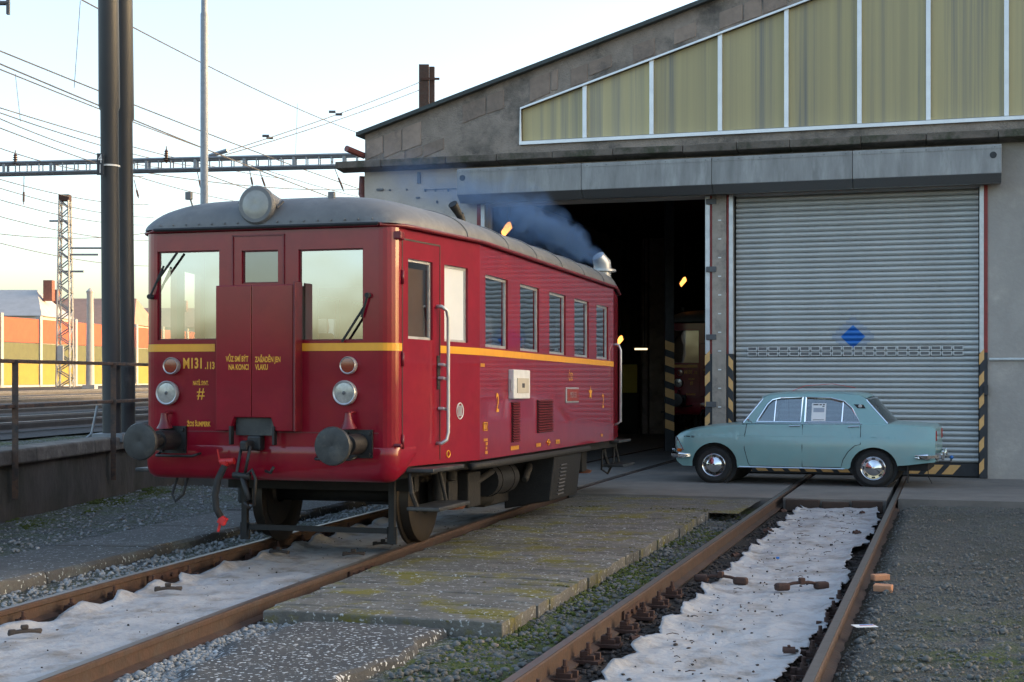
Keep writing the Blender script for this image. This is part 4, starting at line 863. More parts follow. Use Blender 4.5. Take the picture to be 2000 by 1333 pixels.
# lettering on the front
fx, sx_, uz = (1, 0, 0), (0, 1, -TILT), (0, 0, 1)
def ftext(t, px, py, h, y=YF-.003, **k): x, z = fr_(px, py, y); p = shr((x, y, z)); text_mesh(t, h*1.36, p, fx, uz, rc, **k)
ftext('M131', 377, 711, .092, bold=.004, sx=.70); ftext('.113', 410, 715, .062, sx=.66, bold=.003)
ftext('NATŘ. SYNT.', 392, 749, .038, sx=.5, bold=.0015); ftext('#', 392, 769, .105, sx=.9); ftext('ŽOS ŠUMPERK', 388, 829, .042, sx=.62, bold=.002)
ftext('VŮZ SMÍ BÝT', 463, 702, .048, YF-.103, bold=.002, sx=.56); ftext('NA KONCI', 466, 718, .048, YF-.103, bold=.002, sx=.6); ftext('ZAŘADĚN JEN', 523, 703, .048, YF-.103, bold=.002, sx=.56); ftext('VLAKU', 511, 718, .048, YF-.103, bold=.002, sx=.58)
# side details: vents, boards, lettering
def stext(t, px, py, h, **k): y, z = sd_(px, py, WS+.004); p = shr((WS+.004, y, z)); text_mesh(t, h*1.36, p, sx_, uz, rc, **k)
stext('2', 972, 789, .19, sx=.75, bold=.004); stext('2', 1178, 785, .19, sx=.75, bold=.004); stext('ČSD', 1115, 737, .10, sx=.8)
def strokes(x0, x1, y0, y1, n, par=rc, m='yellow'):   # writing too small to read in the photograph: unlettered paint strokes of its size
    mb = RB(); a, b = sd_(x0, (y0+y1)/2, WS+.004)[0], sd_(x1, (y0+y1)/2, WS+.004)[0]; zt, zb_ = sd_((x0+x1)/2, y0, WS+.004)[1], sd_((x0+x1)/2, y1, WS+.004)[1]
    for k in range(n):
        u0 = a+(b-a)*k/n; u1 = u0+(b-a)/n*.62; mb.add([(WS+.004, u0, zb_), (WS+.004, u1, zb_), (WS+.004, u1, zt), (WS+.004, u0, zt)], [(0, 1, 2, 3)])
    o = mb.build('inscription', m, par, fix=False); o['kind'] = 'stuff'
for x0, x1, y0, y1, n in ((939, 947, 710, 717, 4), (946, 951, 829, 838, 3), (945, 953, 857, 862, 4), (949, 953, 864, 870, 2), (949, 952, 873, 878, 2), (948, 953, 881, 887, 3), (998, 1014, 871, 879, 8), (1048, 1057, 866, 873, 4), (1086, 1094, 859, 867, 4), (1174, 1178, 848, 853, 2)): strokes(x0, x1, y0, y1, n)
def side_outline(pts, r_, name): 
    mb = RB(); mb.tube([(WS+.005, *sd_(x, y, WS+.005)) for x, y in pts], r_, 4); mb.build(name, 'yellow', rc)
side_outline([(945, 826), (952, 826), (952, 841), (945, 841), (945, 826)], .005, 'inscription_frame')
side_outline([(1071.5, 858.5), (1074.5, 864), (1071.5, 870), (1068.5, 864), (1071.5, 858.5)], .006, 'diamond_mark'); side_outline([(1068.5, 864), (1074.5, 864)], .005, 'diamond_bar')
st = RB(); y_, z_ = sd_(1153, 768); st.add([(WS+.004, y_+.10*math.sin(math.pi*k/5)*(1 if k % 2 == 0 else .42), z_+.10*math.cos(math.pi*k/5)*(1 if k % 2 == 0 else .42)) for k in range(10)], [tuple(range(10))]); st.build('star', 'yellow', rc, fix=False)
def side_box(x0, x1, y0, y1, t, m, name, bev=.008):
    a = sd_(x0, (y0+y1)/2); b = sd_(x1, (y0+y1)/2); za = sd_((x0+x1)/2, y1)[1]; zb_ = sd_((x0+x1)/2, y0)[1]; mb = RB(); mb.box((WS+t/2-.002, (a[0]+b[0])/2, (za+zb_)/2), (t, b[0]-a[0], zb_-za)); return mb.build(name, m, rc, bevel=bev), (a[0], b[0], za, zb_)
bo, e = side_box(993, 1025, 723, 779, .06, 'white', 'destination_board')
mb = RB(); mb.box((WS+.063, (e[0]+e[1])/2+.02, e[3]-.16), (.006, (e[1]-e[0])*.7, .15)); mb.build('board_window', 'cream', bo)
for k in range(5): mb = RB(); mb.box((WS+.067, (e[0]+e[1])/2-.02+k*.02, e[3]-.16), (.002, .012, .045)); mb.build('print_stroke', 'ink', bo)
mb = RB(); mb.tube([(WS+.03, e[0], e[2]+.08), (WS+.04, e[0]-.035, e[2]+.08), (WS+.04, e[0]-.035, e[2]+.19), (WS+.03, e[0], e[2]+.19)], .008, 6); mb.build('board_handle', 'alu', bo)
bo, e = side_box(1104, 1128, 757, 787, .02, 'alu', 'number_plate'); mb = RB(); mb.box((WS+.02, (e[0]+e[1])/2, (e[2]+e[3])/2), (.004, e[1]-e[0]-.04, e[3]-e[2]-.04)); mb.build('plate_field', 'guidered', bo); text_mesh('M131.113', .10, shr((WS+.024, (e[0]+e[1])/2, (e[2]+e[3])/2)), sx_, uz, bo, m='alu', sx=.75)
for (x0, x1, y0, y1, n) in ((999, 1013, 786, 864, 16), (1049, 1078, 781, 845, 13)):
    bo, e = side_box(x0, x1, y0, y1, .006, 'black', 'vent_grille', 0)
    for k in range(n):
        z = e[2]+(e[3]-e[2])*(k+.5)/n; mb = RB(); mb.box((WS+.016, (e[0]+e[1])/2, z), (.020, e[1]-e[0]-.01, .008), Matrix.Rotation(.7, 3, 'Y')); mb.build('louvre', 'redpart', bo)
# emblem, door furniture, handrails
def on_taper(px, py): s, z = tpx(px, py); return s, z
s, z = on_taper(898, 803); em = RB(); x, y, _ = Pt(s, z, -.004)
for rr_ in (.075, .068): em.tube([(x+TD2.x*rr_*math.cos(a)*.9, y+TD2.y*rr_*math.cos(a)*.9, z+rr_*math.sin(a)) for a in np.linspace(0, 2*math.pi, 25)], .0028, 4)
for k in (-.03, -.01, .01, .03): em.tube([(x+TD2.x*k, y+TD2.y*k, z-.05), (x+TD2.x*k, y+TD2.y*k, z+.05)], .0035, 4)
em.build('emblem', 'white', rc)
s, z = on_taper(875, 887); x, y, _ = Pt(s, z, -.004); em = RB(); em.tube([(x+TD2.x*.03*math.cos(a), y+TD2.y*.03*math.cos(a), z+.03*math.sin(a)) for a in np.linspace(0, 2*math.pi, 17)], .006, 5); em.build('ring_mark', 'yellow', rc)
s, z = on_taper(855, 728); x, y, _ = Pt(s, z, -.006); em = RB(); em.hexa([tuple(Pt(s-.02, z-.15, 0)), tuple(Pt(s+.02, z-.15, 0)), tuple(Pt(s+.02, z-.15, -.01)), tuple(Pt(s-.02, z-.15, -.01)), tuple(Pt(s-.02, z+.15, 0)), tuple(Pt(s+.02, z+.15, 0)), tuple(Pt(s+.02, z+.15, -.01)), tuple(Pt(s-.02, z+.15, -.01))]); ol = em.build('lock_plate', 'iron', rc)
for dz in (.07, -.05, -.32):
    em = RB(); a = Vector(Pt(s, z+dz, -.01)); b = Vector(Pt(s, z+dz, -.05)); c = Vector(Pt(s+.09, z+dz-.01, -.05)); em.tube([a, b, c], .014, 8); em.build('door_handle', 'alu', ol, smooth='auto')
def handrail(P, s, z0, z1, m='alu'):
    h_ = RB(); h_.tube([Vector(P(s-.05, z1, 0)), Vector(P(s-.05, z1, -.05)), Vector(P(s, z1-.03, -.075)), Vector(P(s+.02, z1-.1, -.08)), Vector(P(s+.02, z0+.1, -.08)), Vector(P(s, z0+.03, -.075)), Vector(P(s-.05, z0, -.05)), Vector(P(s-.05, z0, 0))], .017, 8); h_.build('handrail', m, rc, smooth=True)
s1, za = on_taper(858, 600); _, zb_ = on_taper(873, 865); handrail(Pt, s1, zb_, za)
h_ = RB(); h_.tube([(WS-.05, YR+.12, 2.12), (WS+.04, YR+.14, 2.12), (WS+.07, YR+.14, 2.05), (WS+.07, YR+.14, 1.08), (WS-.02, YR+.12, 1.03)], .017, 8); h_.build('handrail', 'alu', rc, smooth=True)
x_, z_ = fr_(750, 459); b_ = RB(); b_.box((A2.x-.02, YF+.1, 2.80), (.09, .1, .07)); b_.build('cable_socket', 'redpart', rc, bevel=.012)
b_ = RB(); b_.tube([(A2.x-.05, YF+.07, 1.02), (A2.x+.03, YF+.05, 1.02)], .016, 8); b_.build('step_peg', 'redpart', rc)
# running gear and equipment below the floor
def wheel(x, y, s_):
    b_ = MB(); b_.lathe([(-.07, .10), (-.07, .36), (-.062, .42), (-.055, .445), (.035, .45), (.045, .48), (.07, .482), (.075, .40), (.06, .36), (.02, .33), (.01, .12), (.04, .1)], (x, y, .452), (-s_, 0, 0), 40); o = b_.build('wheel', 'tread', rc, smooth='auto')
    b_ = MB(); b_.lathe([(-.075, 0), (-.075, .1), (-.06, .34), (-.058, .36)], (x, y, .452), (-s_, 0, 0), 32); b_.build('wheel_disc', 'under', o, smooth='auto')
for yy in (0, 5.5):
    for s_ in (-1, 1): wheel(s_*.753, yy, s_)
    b_ = MB(); b_.tube([(-.75, yy, .452), (.75, yy, .452)], .08, 12); b_.build('axle', 'under', rc, smooth=True)
    for s_ in (-1, 1):
        b_ = MB(); b_.box((s_*1.0, yy, .47), (.22, .26, .26)); b_.tube([(s_*1.02, yy-.17, .36), (s_*1.02, yy-.17, .74)], .07, 12); b_.tube([(s_*1.02, yy+.17, .36), (s_*1.02, yy+.17, .74)], .07, 12); b_.build('axle_box', 'under', rc, smooth='auto', bevel=.01)
        b_ = MB(); b_.lathe([(0, 0), (0, .13), (.03, .15), (.045, .1), (.045, 0)], (s_*1.02, yy+.17, .31), (0, 0, 1), 20); b_.build('spring_dish', 'rustpart', rc, smooth='auto')
for s_ in (-1, 1):
    b_ = RB(); b_.hexa([(s_*1.0, YF+.15, .72), (s_*1.12, YF+.15, .72), (s_*1.33, YR+.8, .72), (s_*1.15, YR+.8, .72), (s_*1.0, YF+.15, .84), (s_*1.12, YF+.15, .84), (s_*1.33, YR+.8, .84), (s_*1.15, YR+.8, .84)]); b_.build('frame_beam', 'under', rc)
b_ = RB(); b_.box((0, 2.7, .85), (2.4, 8.4, .10)); b_.build('underframe', 'under', rc)
b_ = RB(); b_.tube([(WS-.02, YK-.2, .78), (WS+.02, YK+.4, .78), (WS+.02, 4.2, .78)], .035, 8); b_.build('side_pipe', 'under', rc, smooth=True)
# steps below the doors
for (sx, y0_, y1_) in ((1, -1.58, -.72), (-1, -1.58, -.72), (1, 6.1, 6.9)):
    for zz, o_ in ((.80, .18), (.47, .27)) if sx > 0 else ((.76, .1),):
        b_ = RB(); b_.box((sx*(1.20+o_*.6), (y0_+y1_)/2, zz), (.30, y1_-y0_, .035)); b_.build('step', 'bufferface', rc, bevel=.01)
    if sx < 0: continue
    b_ = RB(); b_.tube([(sx*1.22, y0_+.05, .80), (sx*1.26, y0_, .6), (sx*1.30, y0_+.06, .45)], .022, 8); b_.build('step_hanger', 'under', rc); b_ = RB(); b_.tube([(sx*1.22, y1_-.05, .80), (sx*1.3, y1_-.05, .47)], .018, 8); b_.build('step_hanger', 'under', rc)
# rail guards in front of the wheels
gxl, gxr = fr_(479, 1000, -.85)[0], fr_(766, 1000, -.85)[0]
for gx in (gxl, gxr):
    b_ = RB(); b_.box((gx, -.85, .42), (.055, .05, .60)); b_.box((gx, -.85, .16), (.09, .03, .16)); b_.build('rail_guard', 'black', rc)
b_ = RB(); b_.box(((gxl+gxr)/2, -.85, .20), (gxr-gxl, .03, .05)); b_.build('guard_bar', 'black', rc)
b_ = RB(); b_.box((0, -.6, .62), (1.9, .12, .14)); b_.build('brake_beam', 'under', rc)
b_ = RB(); b_.tube([(1.05, 1.15, .55), (1.05, 1.95, .55)], .17, 20); b_.tube([(1.05, 1.3, .55), (1.05, 1.34, .55)], .178, 20); b_.tube([(1.05, 1.75, .55), (1.05, 1.79, .55)], .178, 20); b_.build('air_tank', 'black', rc, smooth='auto')
b_ = RB(); b_.box((.2, 2.6, .5), (1.4, 1.8, .55)); b_.tube([(.8, 1.0, .38), (.9, 1.8, .33), (.6, 2.2, .4)], .09, 10); b_.tube([(1.2, 2.2, .5), (1.1, 2.9, .72)], .05, 8); b_.build('engine', 'under', rc, smooth='auto', bevel=.03)
bx_, e = side_box(1084, 1136, 880, 962, .01, 'black', 'battery_box', 0); bpy.data.objects.remove(bx_)
ya, yb = e[0], e[1]; b_ = RB(); b_.hexa([(.85, ya, .14), (WS-.06, ya, .24), (WS-.06, yb, .24), (.85, yb, .14), (.85, ya, .74), (WS, ya, .74), (WS, yb, .74), (.85, yb, .74)]); bt = b_.build('battery_box', 'black', rc, bevel=.015)
for k in range(9): mb = RB(); mb.box((WS-.01-.05*(8-k)/9, ya+.42, .30+k*.042), (.03, .28, .012)); mb.build('louvre', 'steel', bt)
for k, (yy, zz) in enumerate(((3.3, .62), (.55, .5))): b_ = RB(); b_.box((1.0, yy, zz), (.3, .4, .35)); b_.tube([(1.1, yy-.2, zz), (1.15, yy+.6, zz+.15)], .035, 8); b_.build('brake_gear', 'under', rc, bevel=.02)
b_ = RB(); b_.tube([(-.9, YF+.1, .72), (-.93, YF+.05, .56), (-.88, YF+.02, .50), (-.82, YF+.05, .56), (-.8, YF+.1, .72)], .012, 6); b_.build('heating_hose', 'rubber', rc, smooth=True)
b_ = RB(); b_.tube([(1.25, 6.0, .75), (1.22, 6.05, .42), (1.25, 6.3, .35), (1.28, 6.55, .5), (1.28, 6.6, .75)], .014, 6); b_.build('hanging_cable', 'rubber', rc, smooth=True)
# second railcar standing dark inside the hall (behind the pillar)
rc2 = copy_tree(rc); pl = at(1325, 752, 34); tgt = Frame((0, 0), R(17.05)); hxl = fr_(325, 768, YF-.06)[0]
rc2.rotation_euler = (0, 0, -R(17.05)); pos = Vector((pl.x, pl.y, 0))-tgt.r*hxl-tgt.h*(YF-.06); rc2.location = (pos.x, pos.y, 0)
for c in rc2.children:
    for g_ in c.children:
        if g_.name.startswith('pane') and g_.data.materials[0].name == 'windscreen': g_.data = g_.data.copy(); g_.data.materials[0] = MATS['carglass']
tag(rc2, 'unlit red railcar parked inside the dark hall behind the concrete pillar', 'railcar')
# ------------------------------------------------------------------ pale blue saloon car
cf_, cr_ = gnd(1395, 943), gnd(1702, 953); dv = (cr_-cf_); CA = R(-20.5)
car = thing('saloon_car', 'pale blue vintage four-door saloon car parked across the closed shutter', 'car', (cf_.x, cf_.y, 0), CA)
car['group'] = 'cars'; del car['group']
WB = 2.36; car.scale = (dv.length/WB, dv.length/WB, .965*dv.length/WB)
# local x from front axle to rear, y away from the camera (near side wheels at y=.05), z up
XF, XR = -.60, 3.23; HWc = .77; YC = .70
def ip(pts, x):
    for (a, b), (c, d) in zip(pts[:-1], pts[1:]):
        if a <= x <= c: t = (x-a)/(c-a); return b+(d-b)*(t*t*(3-2*t)*.35+t*.65)
    return pts[0][1] if x < pts[0][0] else pts[-1][1]
top_ = [(-.60, .74), (-.55, .785), (-.42, .83), (-.10, .885), (.3, .925), (.62, .945), (1.5, .955), (2.2, .965), (2.62, .962), (2.9, .95), (3.18, .93), (3.23, .895)]
bot_ = [(-.60, .34), (-.5, .26), (.4, .25), (2.0, .265), (2.75, .33), (3.23, .39)]
RA = .345; WC = .285
def bottom(x):
    z = ip(bot_, x)
    for xc, r_, zc in ((0.02, RA, .29), (2.37, .335, .29)):
        if abs(x-xc) < r_: z = max(z, zc+math.sqrt(r_*r_-(x-xc)**2)*(1.0 if xc < 1 else .92))
    return z
def hw(x, z):
    e = 1-.16*max(0, (-.25-x)/.35)**2-.06*max(0, (x-2.8)/.43)**2
    t = (z-.55)/.42; return HWc*e*(1-.085*max(0, t)**2-.05*max(0, -t)**2) + (.012 if z < .745 else 0)
xsC = sorted(set(list(np.linspace(XF, XR, 70))+[.02+RA*math.cos(a) for a in np.linspace(0, math.pi, 15)]+[2.37+.335*math.cos(a) for a in np.linspace(0, math.pi, 15)]))
cb = MB(); NZ = 9; NT = 7
def cs(x):
    zb_, zt_ = bottom(x), ip(top_, x)-.03; row = []
    zl = [zb_+(zt_-zb_)*k/NZ for k in range(NZ+1)]
    for z in zl: row.append((x, YC-hw(x, z), z))
    y0_ = hw(x, zt_)
    for k in range(1, NT): t = k/NT; a = t*math.pi/2; row.append((x, YC-y0_*math.cos(a*.98)**.8, zt_+.03*math.sin(a)+.018*t))
    full = row+[(x, YC, zt_+.05)]+[(p[0], 2*YC-p[1], p[2]) for p in reversed(row)]
    return full
rows = [cs(x) for x in xsC]; n = len(rows[0])
cb.add([p for r_ in rows for p in r_], [(i*n+k, i*n+k+1, (i+1)*n+k+1, (i+1)*n+k) for i in range(len(rows)-1) for k in range(n-1)]+[tuple(range(n)), tuple((len(rows)-1)*n+k for k in range(n))])
cbo = cb.build('body', 'carpaint', car, smooth='auto')
mb = MB(); mb.box((1.37, YC, .42), (3.5, 1.28, .34)); mb.build('underbody', 'carunder', car)
for xc in (.02, 2.37): mb = MB(); mb.tube([(xc, .03, .29), (xc, 2*YC-.03, .29)], .33, 28); mb.build('wheel_housing', 'carunder', car)
# greenhouse
def gy(z): return YC-.675+.155*((z-.94)/.45)+.0
def GS(x, z, d, far=False): y = gy(z)+d; return (x, 2*YC-y, z) if far else (x, y, z)
rl = [(.70, 1.335), (.80, 1.375), (1.0, 1.398), (1.5, 1.408), (1.95, 1.40), (2.16, 1.38), (2.24, 1.335)]
side_o = [(.43, .935), (.71, 1.33)]+rl[1:-1]+[(2.24, 1.325), (2.56, .945)]
def rnd(x0): return x0
win1 = [(.64, .965), (.79, 1.235), (.86, 1.305), (.98, 1.335), (1.312, 1.345), (1.30, .965)]
win2 = [(1.362, .965), (1.362, 1.345), (1.72, 1.335), (1.92, 1.285), (2.04, 1.18), (2.165, .965)]
for far in (False, True):
    MB().plate(side_o, [win1, win2], lambda x, z, d: GS(x, z, d, far), .04).build('side_frame', 'carpaint', car, bevel=.004)
    for wn in (win1, win2):
        wf = MB(); wf.tube([GS(x, z, -.004, far) for x, z in wn+[wn[0]]], .0145, 6); fo = wf.build('window_trim', 'chrome', car)
        MB().plate(wn, [], lambda x, z, d: GS(x, z, .018+d, far), .004).build('window_glass', 'carglass', fo)
    for xq, a, b in ((.905, .97, 1.315), (1.90, .97, 1.285)): mb = MB(); mb.tube([GS(xq, a, .004, far), GS(xq+.01, b, .004, far)], .009, 6); mb.build('window_divider', 'chrome', car)
# roof skin, windscreens
rv = []; NR = 13
for (x, z) in rl:
    for k in range(NR): t = -1+2*k/(NR-1); ye = YC-gy(z); rv.append((x-.05*(1-t*t)*(1 if x < 1.4 else -1)*abs(x-1.45)/.75, YC+t*ye, z+.032*(1-abs(t)**3)))
MB().add(rv, [(i*NR+k, i*NR+k+1, (i+1)*NR+k+1, (i+1)*NR+k) for i in range(len(rl)-1) for k in range(NR-1)]).build('roof', 'carpaint', car, smooth=True)
def screen(xb, zb_, xt, zt_, sgn, name):
    def fn(t, s_):
        x = xb+(xt-xb)*s_; z = zb_+(zt_-zb_)*s_; u = -1+2*t; ye = YC-gy(z)-.01; bow = .09*(1-u*u)*sgn; return (x+bow, YC+u*ye, z+.03*(1-u*u)*s_)
    o = MB().grid(fn, 13, 6).build(name, 'carglass', car, smooth=True, fix=False)
    ed = [fn(0, s_/8) for s_ in range(9)]+[fn(t/12, 1) for t in range(1, 13)]+[fn(1, 1-s_/8) for s_ in range(1, 9)]+[fn(1-t/12, 0) for t in range(1, 13)]
    MB().tube(ed, .014, 6, cap=False).build('screen_trim', 'chrome', o)
screen(.44, .945, .72, 1.325, -1, 'windscreen'); screen(2.56, .955, 2.235, 1.315, 1, 'rear_window')
# interior
for xs_ in (1.15, 2.0): mb = MB(); mb.box((xs_, YC, .78), (.5, 1.15, .18)); mb.box((xs_+.24, YC, 1.0), (.12, 1.15, .42)); mb.build('seat', 'carunder', car, bevel=.04)
mb = MB(); mb.tube([(.86+.10*math.sin(a)*.4, .42+.17*math.cos(a), 1.0+.15*math.sin(a)) for a in np.linspace(0, 2*math.pi, 20)], .011, 6); mb.build('steering_wheel', 'carunder', car)
mb = MB(); mb.add([GS(1.45, .985, .012), GS(1.66, .985, .012), GS(1.66, 1.255, .012), GS(1.45, 1.255, .012)], [(0, 1, 2, 3)]); nb3 = mb.build('window_notice', 'paper', car, fix=False)
tdir, tup = (1, 0, 0), Vector(GS(0, 1.25, 0))-Vector(GS(0, .98, 0)); tup.normalize()
for (xa, xb, z, h) in ((1.47, 1.545, 1.235, .018), (1.56, 1.595, 1.235, .018), (1.61, 1.64, 1.235, .018), (1.605, 1.635, 1.208, .014), (1.475, 1.635, 1.005, .008)):
    mb = MB(); mb.add([GS(xa, z-h/2, .009), GS(xb, z-h/2, .009), GS(xb, z+h/2, .009), GS(xa, z+h/2, .009)], [(0, 1, 2, 3)]); mb.build('print_line', 'ink', nb3, fix=False)
mb = MB(); mb.add([GS(1.475, 1.12, .0105), GS(1.635, 1.12, .0105), GS(1.635, 1.185, .0105), GS(1.475, 1.185, .0105)], [(0, 1, 2, 3)]); mb.build('notice_picture', 'bluepale', nb3, fix=False)
# panel gaps, trim, handles
def bodyline(pts, r_, m, name, out=.002, par=car):
    for far in (False, True):
        P3 = [(x, (YC-hw(x, z)-out) if not far else (YC+hw(x, z)+out), z) for x, z in pts]; mb = MB(); mb.tube(P3, r_, 5); mb.build(name, m, par)
bodyline([(.50, .93), (.475, .75), (.475, .55), (.53, .33), (.56, .28), (1.30, .275)], .0055, 'carunder', 'door_gap', .0)
bodyline([(1.335, .93), (1.335, .6), (1.335, .28)], .0055, 'carunder', 'door_gap', .0)
bodyline([(2.18, .93), (2.18, .64), (2.10, .62), (2.0, .52), (1.93, .40), (1.90, .285), (1.34, .28)], .0055, 'carunder', 'door_gap', .0)
bodyline([(x, .752-.004*math.sin(x)) for x in np.linspace(-.5, 3.2, 40)], .004, 'carpaint', 'crease_line', .002)
bodyline([(x, .262) for x in np.linspace(.39, 1.95, 12)], .011, 'chrome', 'sill_trim', .006)
bodyline([(x, .945) for x in np.linspace(.62, 2.2, 14)], .006, 'chrome', 'waist_trim', .0)
for xh in (1.22, 2.08): bodyline([(xh-.08, .905), (xh, .91), (xh+.08, .912)], .010, 'chrome', 'door_handle', .016)
mb = MB(); mb.tube([(.60, YC-hw(.6, .92)-.01, .93), (.58, YC-hw(.6, .92)-.06, .965), (.55, YC-hw(.6, .92)-.09, .99)], .008, 6); mb.lathe([(0, 0), (.005, .04), (.02, .035), (.035, 0)], (.56, YC-hw(.6, .92)-.09, 1.0), (-1, 0, 0), 14); mb.build('wing_mirror', 'chrome', car, smooth='auto')
mb = MB(); mb.plate([(2.06, 1.245), (2.20, 1.24), (2.235, 1.185), (2.12, 1.185)], [], lambda x, z, d: GS(x, z, -.006+d), .005); pb = mb.build('pillar_badge', 'carunder', car); mb = MB(); mb.lathe([(0, 0), (0, .028), (.004, .024), (.004, 0)], GS(2.155, 1.215, -.008), (0, -1, 0), 14); mb.build('badge_disc', 'alu', pb)
for (xa, xb, z, h) in ((-.46, -.44, .722, .016), (-.425, -.36, .725, .016), (-.34, -.285, .73, .008), (-.34, -.295, .714, .010)):
    yb_ = lambda x, z_: YC-hw(x, z_)-.004
    mb = MB(); mb.add([(xa, yb_(xa, z), z-h/2), (xb, yb_(xb, z), z-h/2), (xb, yb_(xb, z), z+h/2), (xa, yb_(xa, z), z+h/2)], [(0, 1, 2, 3)]); mb.build('wing_badge', 'hazblack', car, fix=False)
# front end: grille, lamps, bumper
mb = MB(); mb.box((XF-.004, YC, .60), (.03, 1.05, .19)); mb.build('grille', 'zincdark', car, bevel=.01)
for k in range(6): mb = MB(); mb.box((XF-.022, YC, .52+k*.032), (.012, 1.04, .009)); mb.build('grille_bar', 'chrome', car)
for s_ in (-1, 1):
    y_ = YC+s_*.53
    mb = MB(); mb.lathe([(0, .085), (-.03, .088), (-.035, .07), (-.045, 0)], (XF+.01, y_, .63), (1, 0, 0), 20); mb.build('headlamp', 'lens', car, smooth='auto')
    mb = MB(); mb.hexa([(XF-.02, y_+s_*.10-.01, .54), (XF+.10, y_+s_*.145-.005, .54), (XF+.04, y_+s_*.12+.02, .54), (XF-.02, y_+s_*.09+.02, .54), (XF-.02, y_+s_*.10-.01, .71), (XF+.02, y_+s_*.125-.005, .71), (XF+.02, y_+s_*.12+.02, .71), (XF-.02, y_+s_*.09+.02, .71)]); mb.build('lamp_surround', 'zincdark', car)
    sy_ = lambda x, z: YC+s_*(hw(x, z)+.004)
    mb = MB(); mb.plate([(XF+.004, .715), (XF+.004, .50), (XF+.135, .50)], [], lambda x, z, d: (x, sy_(x, z)-s_*d, z), .02); mb.build('lamp_cheek', 'zincdark', car)
    mb = MB(); mb.tube([(XF+.008, sy_(XF+.008, .715)+s_*.004, .715), (XF+.138, sy_(XF+.13, .5)+s_*.004, .50)], .008, 6); mb.build('cheek_trim', 'chrome', car)
    mb = MB(); mb.box((XF+.07, sy_(XF+.07, .5)-s_*.012, .505), (.10, .05, .055)); mb.build('indicator', 'amber', car, bevel=.015)
    mb = MB(); mb.box((XR-.01, y_+s_*.06, .78), (.05, .10, .16)); mb.build('tail_lamp', 'tail', car, bevel=.015)
def bumper(xe, dirx, z, rb):
    mb = MB(); pth = [(xe+dirx*-.30, YC-.80, z), (xe+dirx*-.12, YC-.80, z), (xe, YC-.70, z), (xe+dirx*.045, YC-.3, z), (xe+dirx*.05, YC, z), (xe+dirx*.045, YC+.3, z), (xe, YC+.70, z), (xe+dirx*-.12, YC+.80, z), (xe+dirx*-.30, YC+.80, z)]
    for i in range(len(pth)-1): pass
    prof = [(-.045, -.012), (-.02, .02), (.02, .02), (.045, -.012)]; vs = []
    for i, p in enumerate(pth):
        a = Vector(pth[max(0, i-1)]); b = Vector(pth[min(len(pth)-1, i+1)]); d = (b-a).normalized(); nn = Vector((d.y, -d.x, 0))*(1 if dirx < 0 else -1); nn = -nn if nn.x*dirx < -1e-6 else nn
        k = .45 if i in (0, len(pth)-1) else 1
        vs += [(p[0]+nn.x*o_, p[1]+nn.y*o_, p[2]+zz*k) for zz, o_ in prof]
    m = len(prof); mb.add(vs, [(i*m+j, i*m+j+1, (i+1)*m+j+1, (i+1)*m+j) for i in range(len(pth)-1) for j in range(m-1)]); bo_ = mb.build('bumper', 'chrome', car, smooth='auto', fix=False); s = bo_.modifiers.new('t', 'SOLIDIFY'); s.thickness = .006
    for s_ in (-1, 1): g_ = MB(); g_.box((xe+dirx*.06, YC+s_*.36, z+.01), (.05, .055, .15)); g_.build('overrider', 'chrome', bo_, bevel=.02)
bumper(XF-.05, -1, .43, 1); bumper(XR+.02, 1, .47, 1)
mb = MB(); mb.tube([(XR, YC, .36), (XR+.16, YC, .36), (XR+.18, YC, .41)], .016, 8); tb_ = mb.build('tow_bar', 'steel', car); mb = MB(); mb.lathe([(-.03, 0), (-.022, .022), (0, .032), (.022, .022), (.03, 0)], (XR+.18, YC, .43), (0, 0, 1), 14); mb.build('tow_ball_cap', 'blueprint', tb_, smooth=True)
mb = MB(); mb.box((2.84, YC-.62, .20), (.012, .22, .26)); mb.build('mud_flap', 'rubber', car)
mb = MB(); mb.tube([(3.1, YC-.4, .32), (3.11, YC-.4, .15), (3.16, YC-.42, .05)], .007, 6); mb.build('earth_strap', 'rubber', car)
mb = MB(); mb.tube([(1.02, YC+.3, 1.44), (1.2, YC+.4, 1.52), (1.6, YC+.5, 1.55), (1.95, YC+.55, 1.49)], .004, 5); mb.build('roof_aerial', 'redbright', car)
# wheels
def car_wheel(x, y, s_):
    mb = MB(); mb.lathe([(.0, .17), (-.01, .20), (-.012, .245), (.012, .278), (.05, .285), (.12, .285), (.155, .275), (.17, .24), (.165, .18)], (x, y, .282), (0, -s_, 0) if False else (0, s_, 0), 36); o = mb.build('wheel', 'rubber', car, smooth='auto')
    mb = MB(); mb.lathe([(.0, .185), (-.012, .178), (-.002, .165), (.012, .160), (.014, .118), (-.006, .112), (-.022, .085), (-.032, .03), (-.036, .022), (-.046, .018), (-.047, 0)], (x, y, .282), (0, s_, 0), 36); mb.build('hub_cap', 'chrome', o, smooth='auto')
    for k in range(8):
        a = 2*math.pi*k/8; mb = MB(); c, sn = math.cos(a), math.sin(a); M = Matrix.Rotation(-a, 3, 'Y'); mb.box((x+.14*c, y+s_*.011, .282+.14*sn), (.026, .012, .052), M); mb.build('rim_slot', 'hazblack', o, bevel=.004)
for xw in (0, WB): car_wheel(xw, -.02, 1); car_wheel(xw, 2*YC+.02, -1)
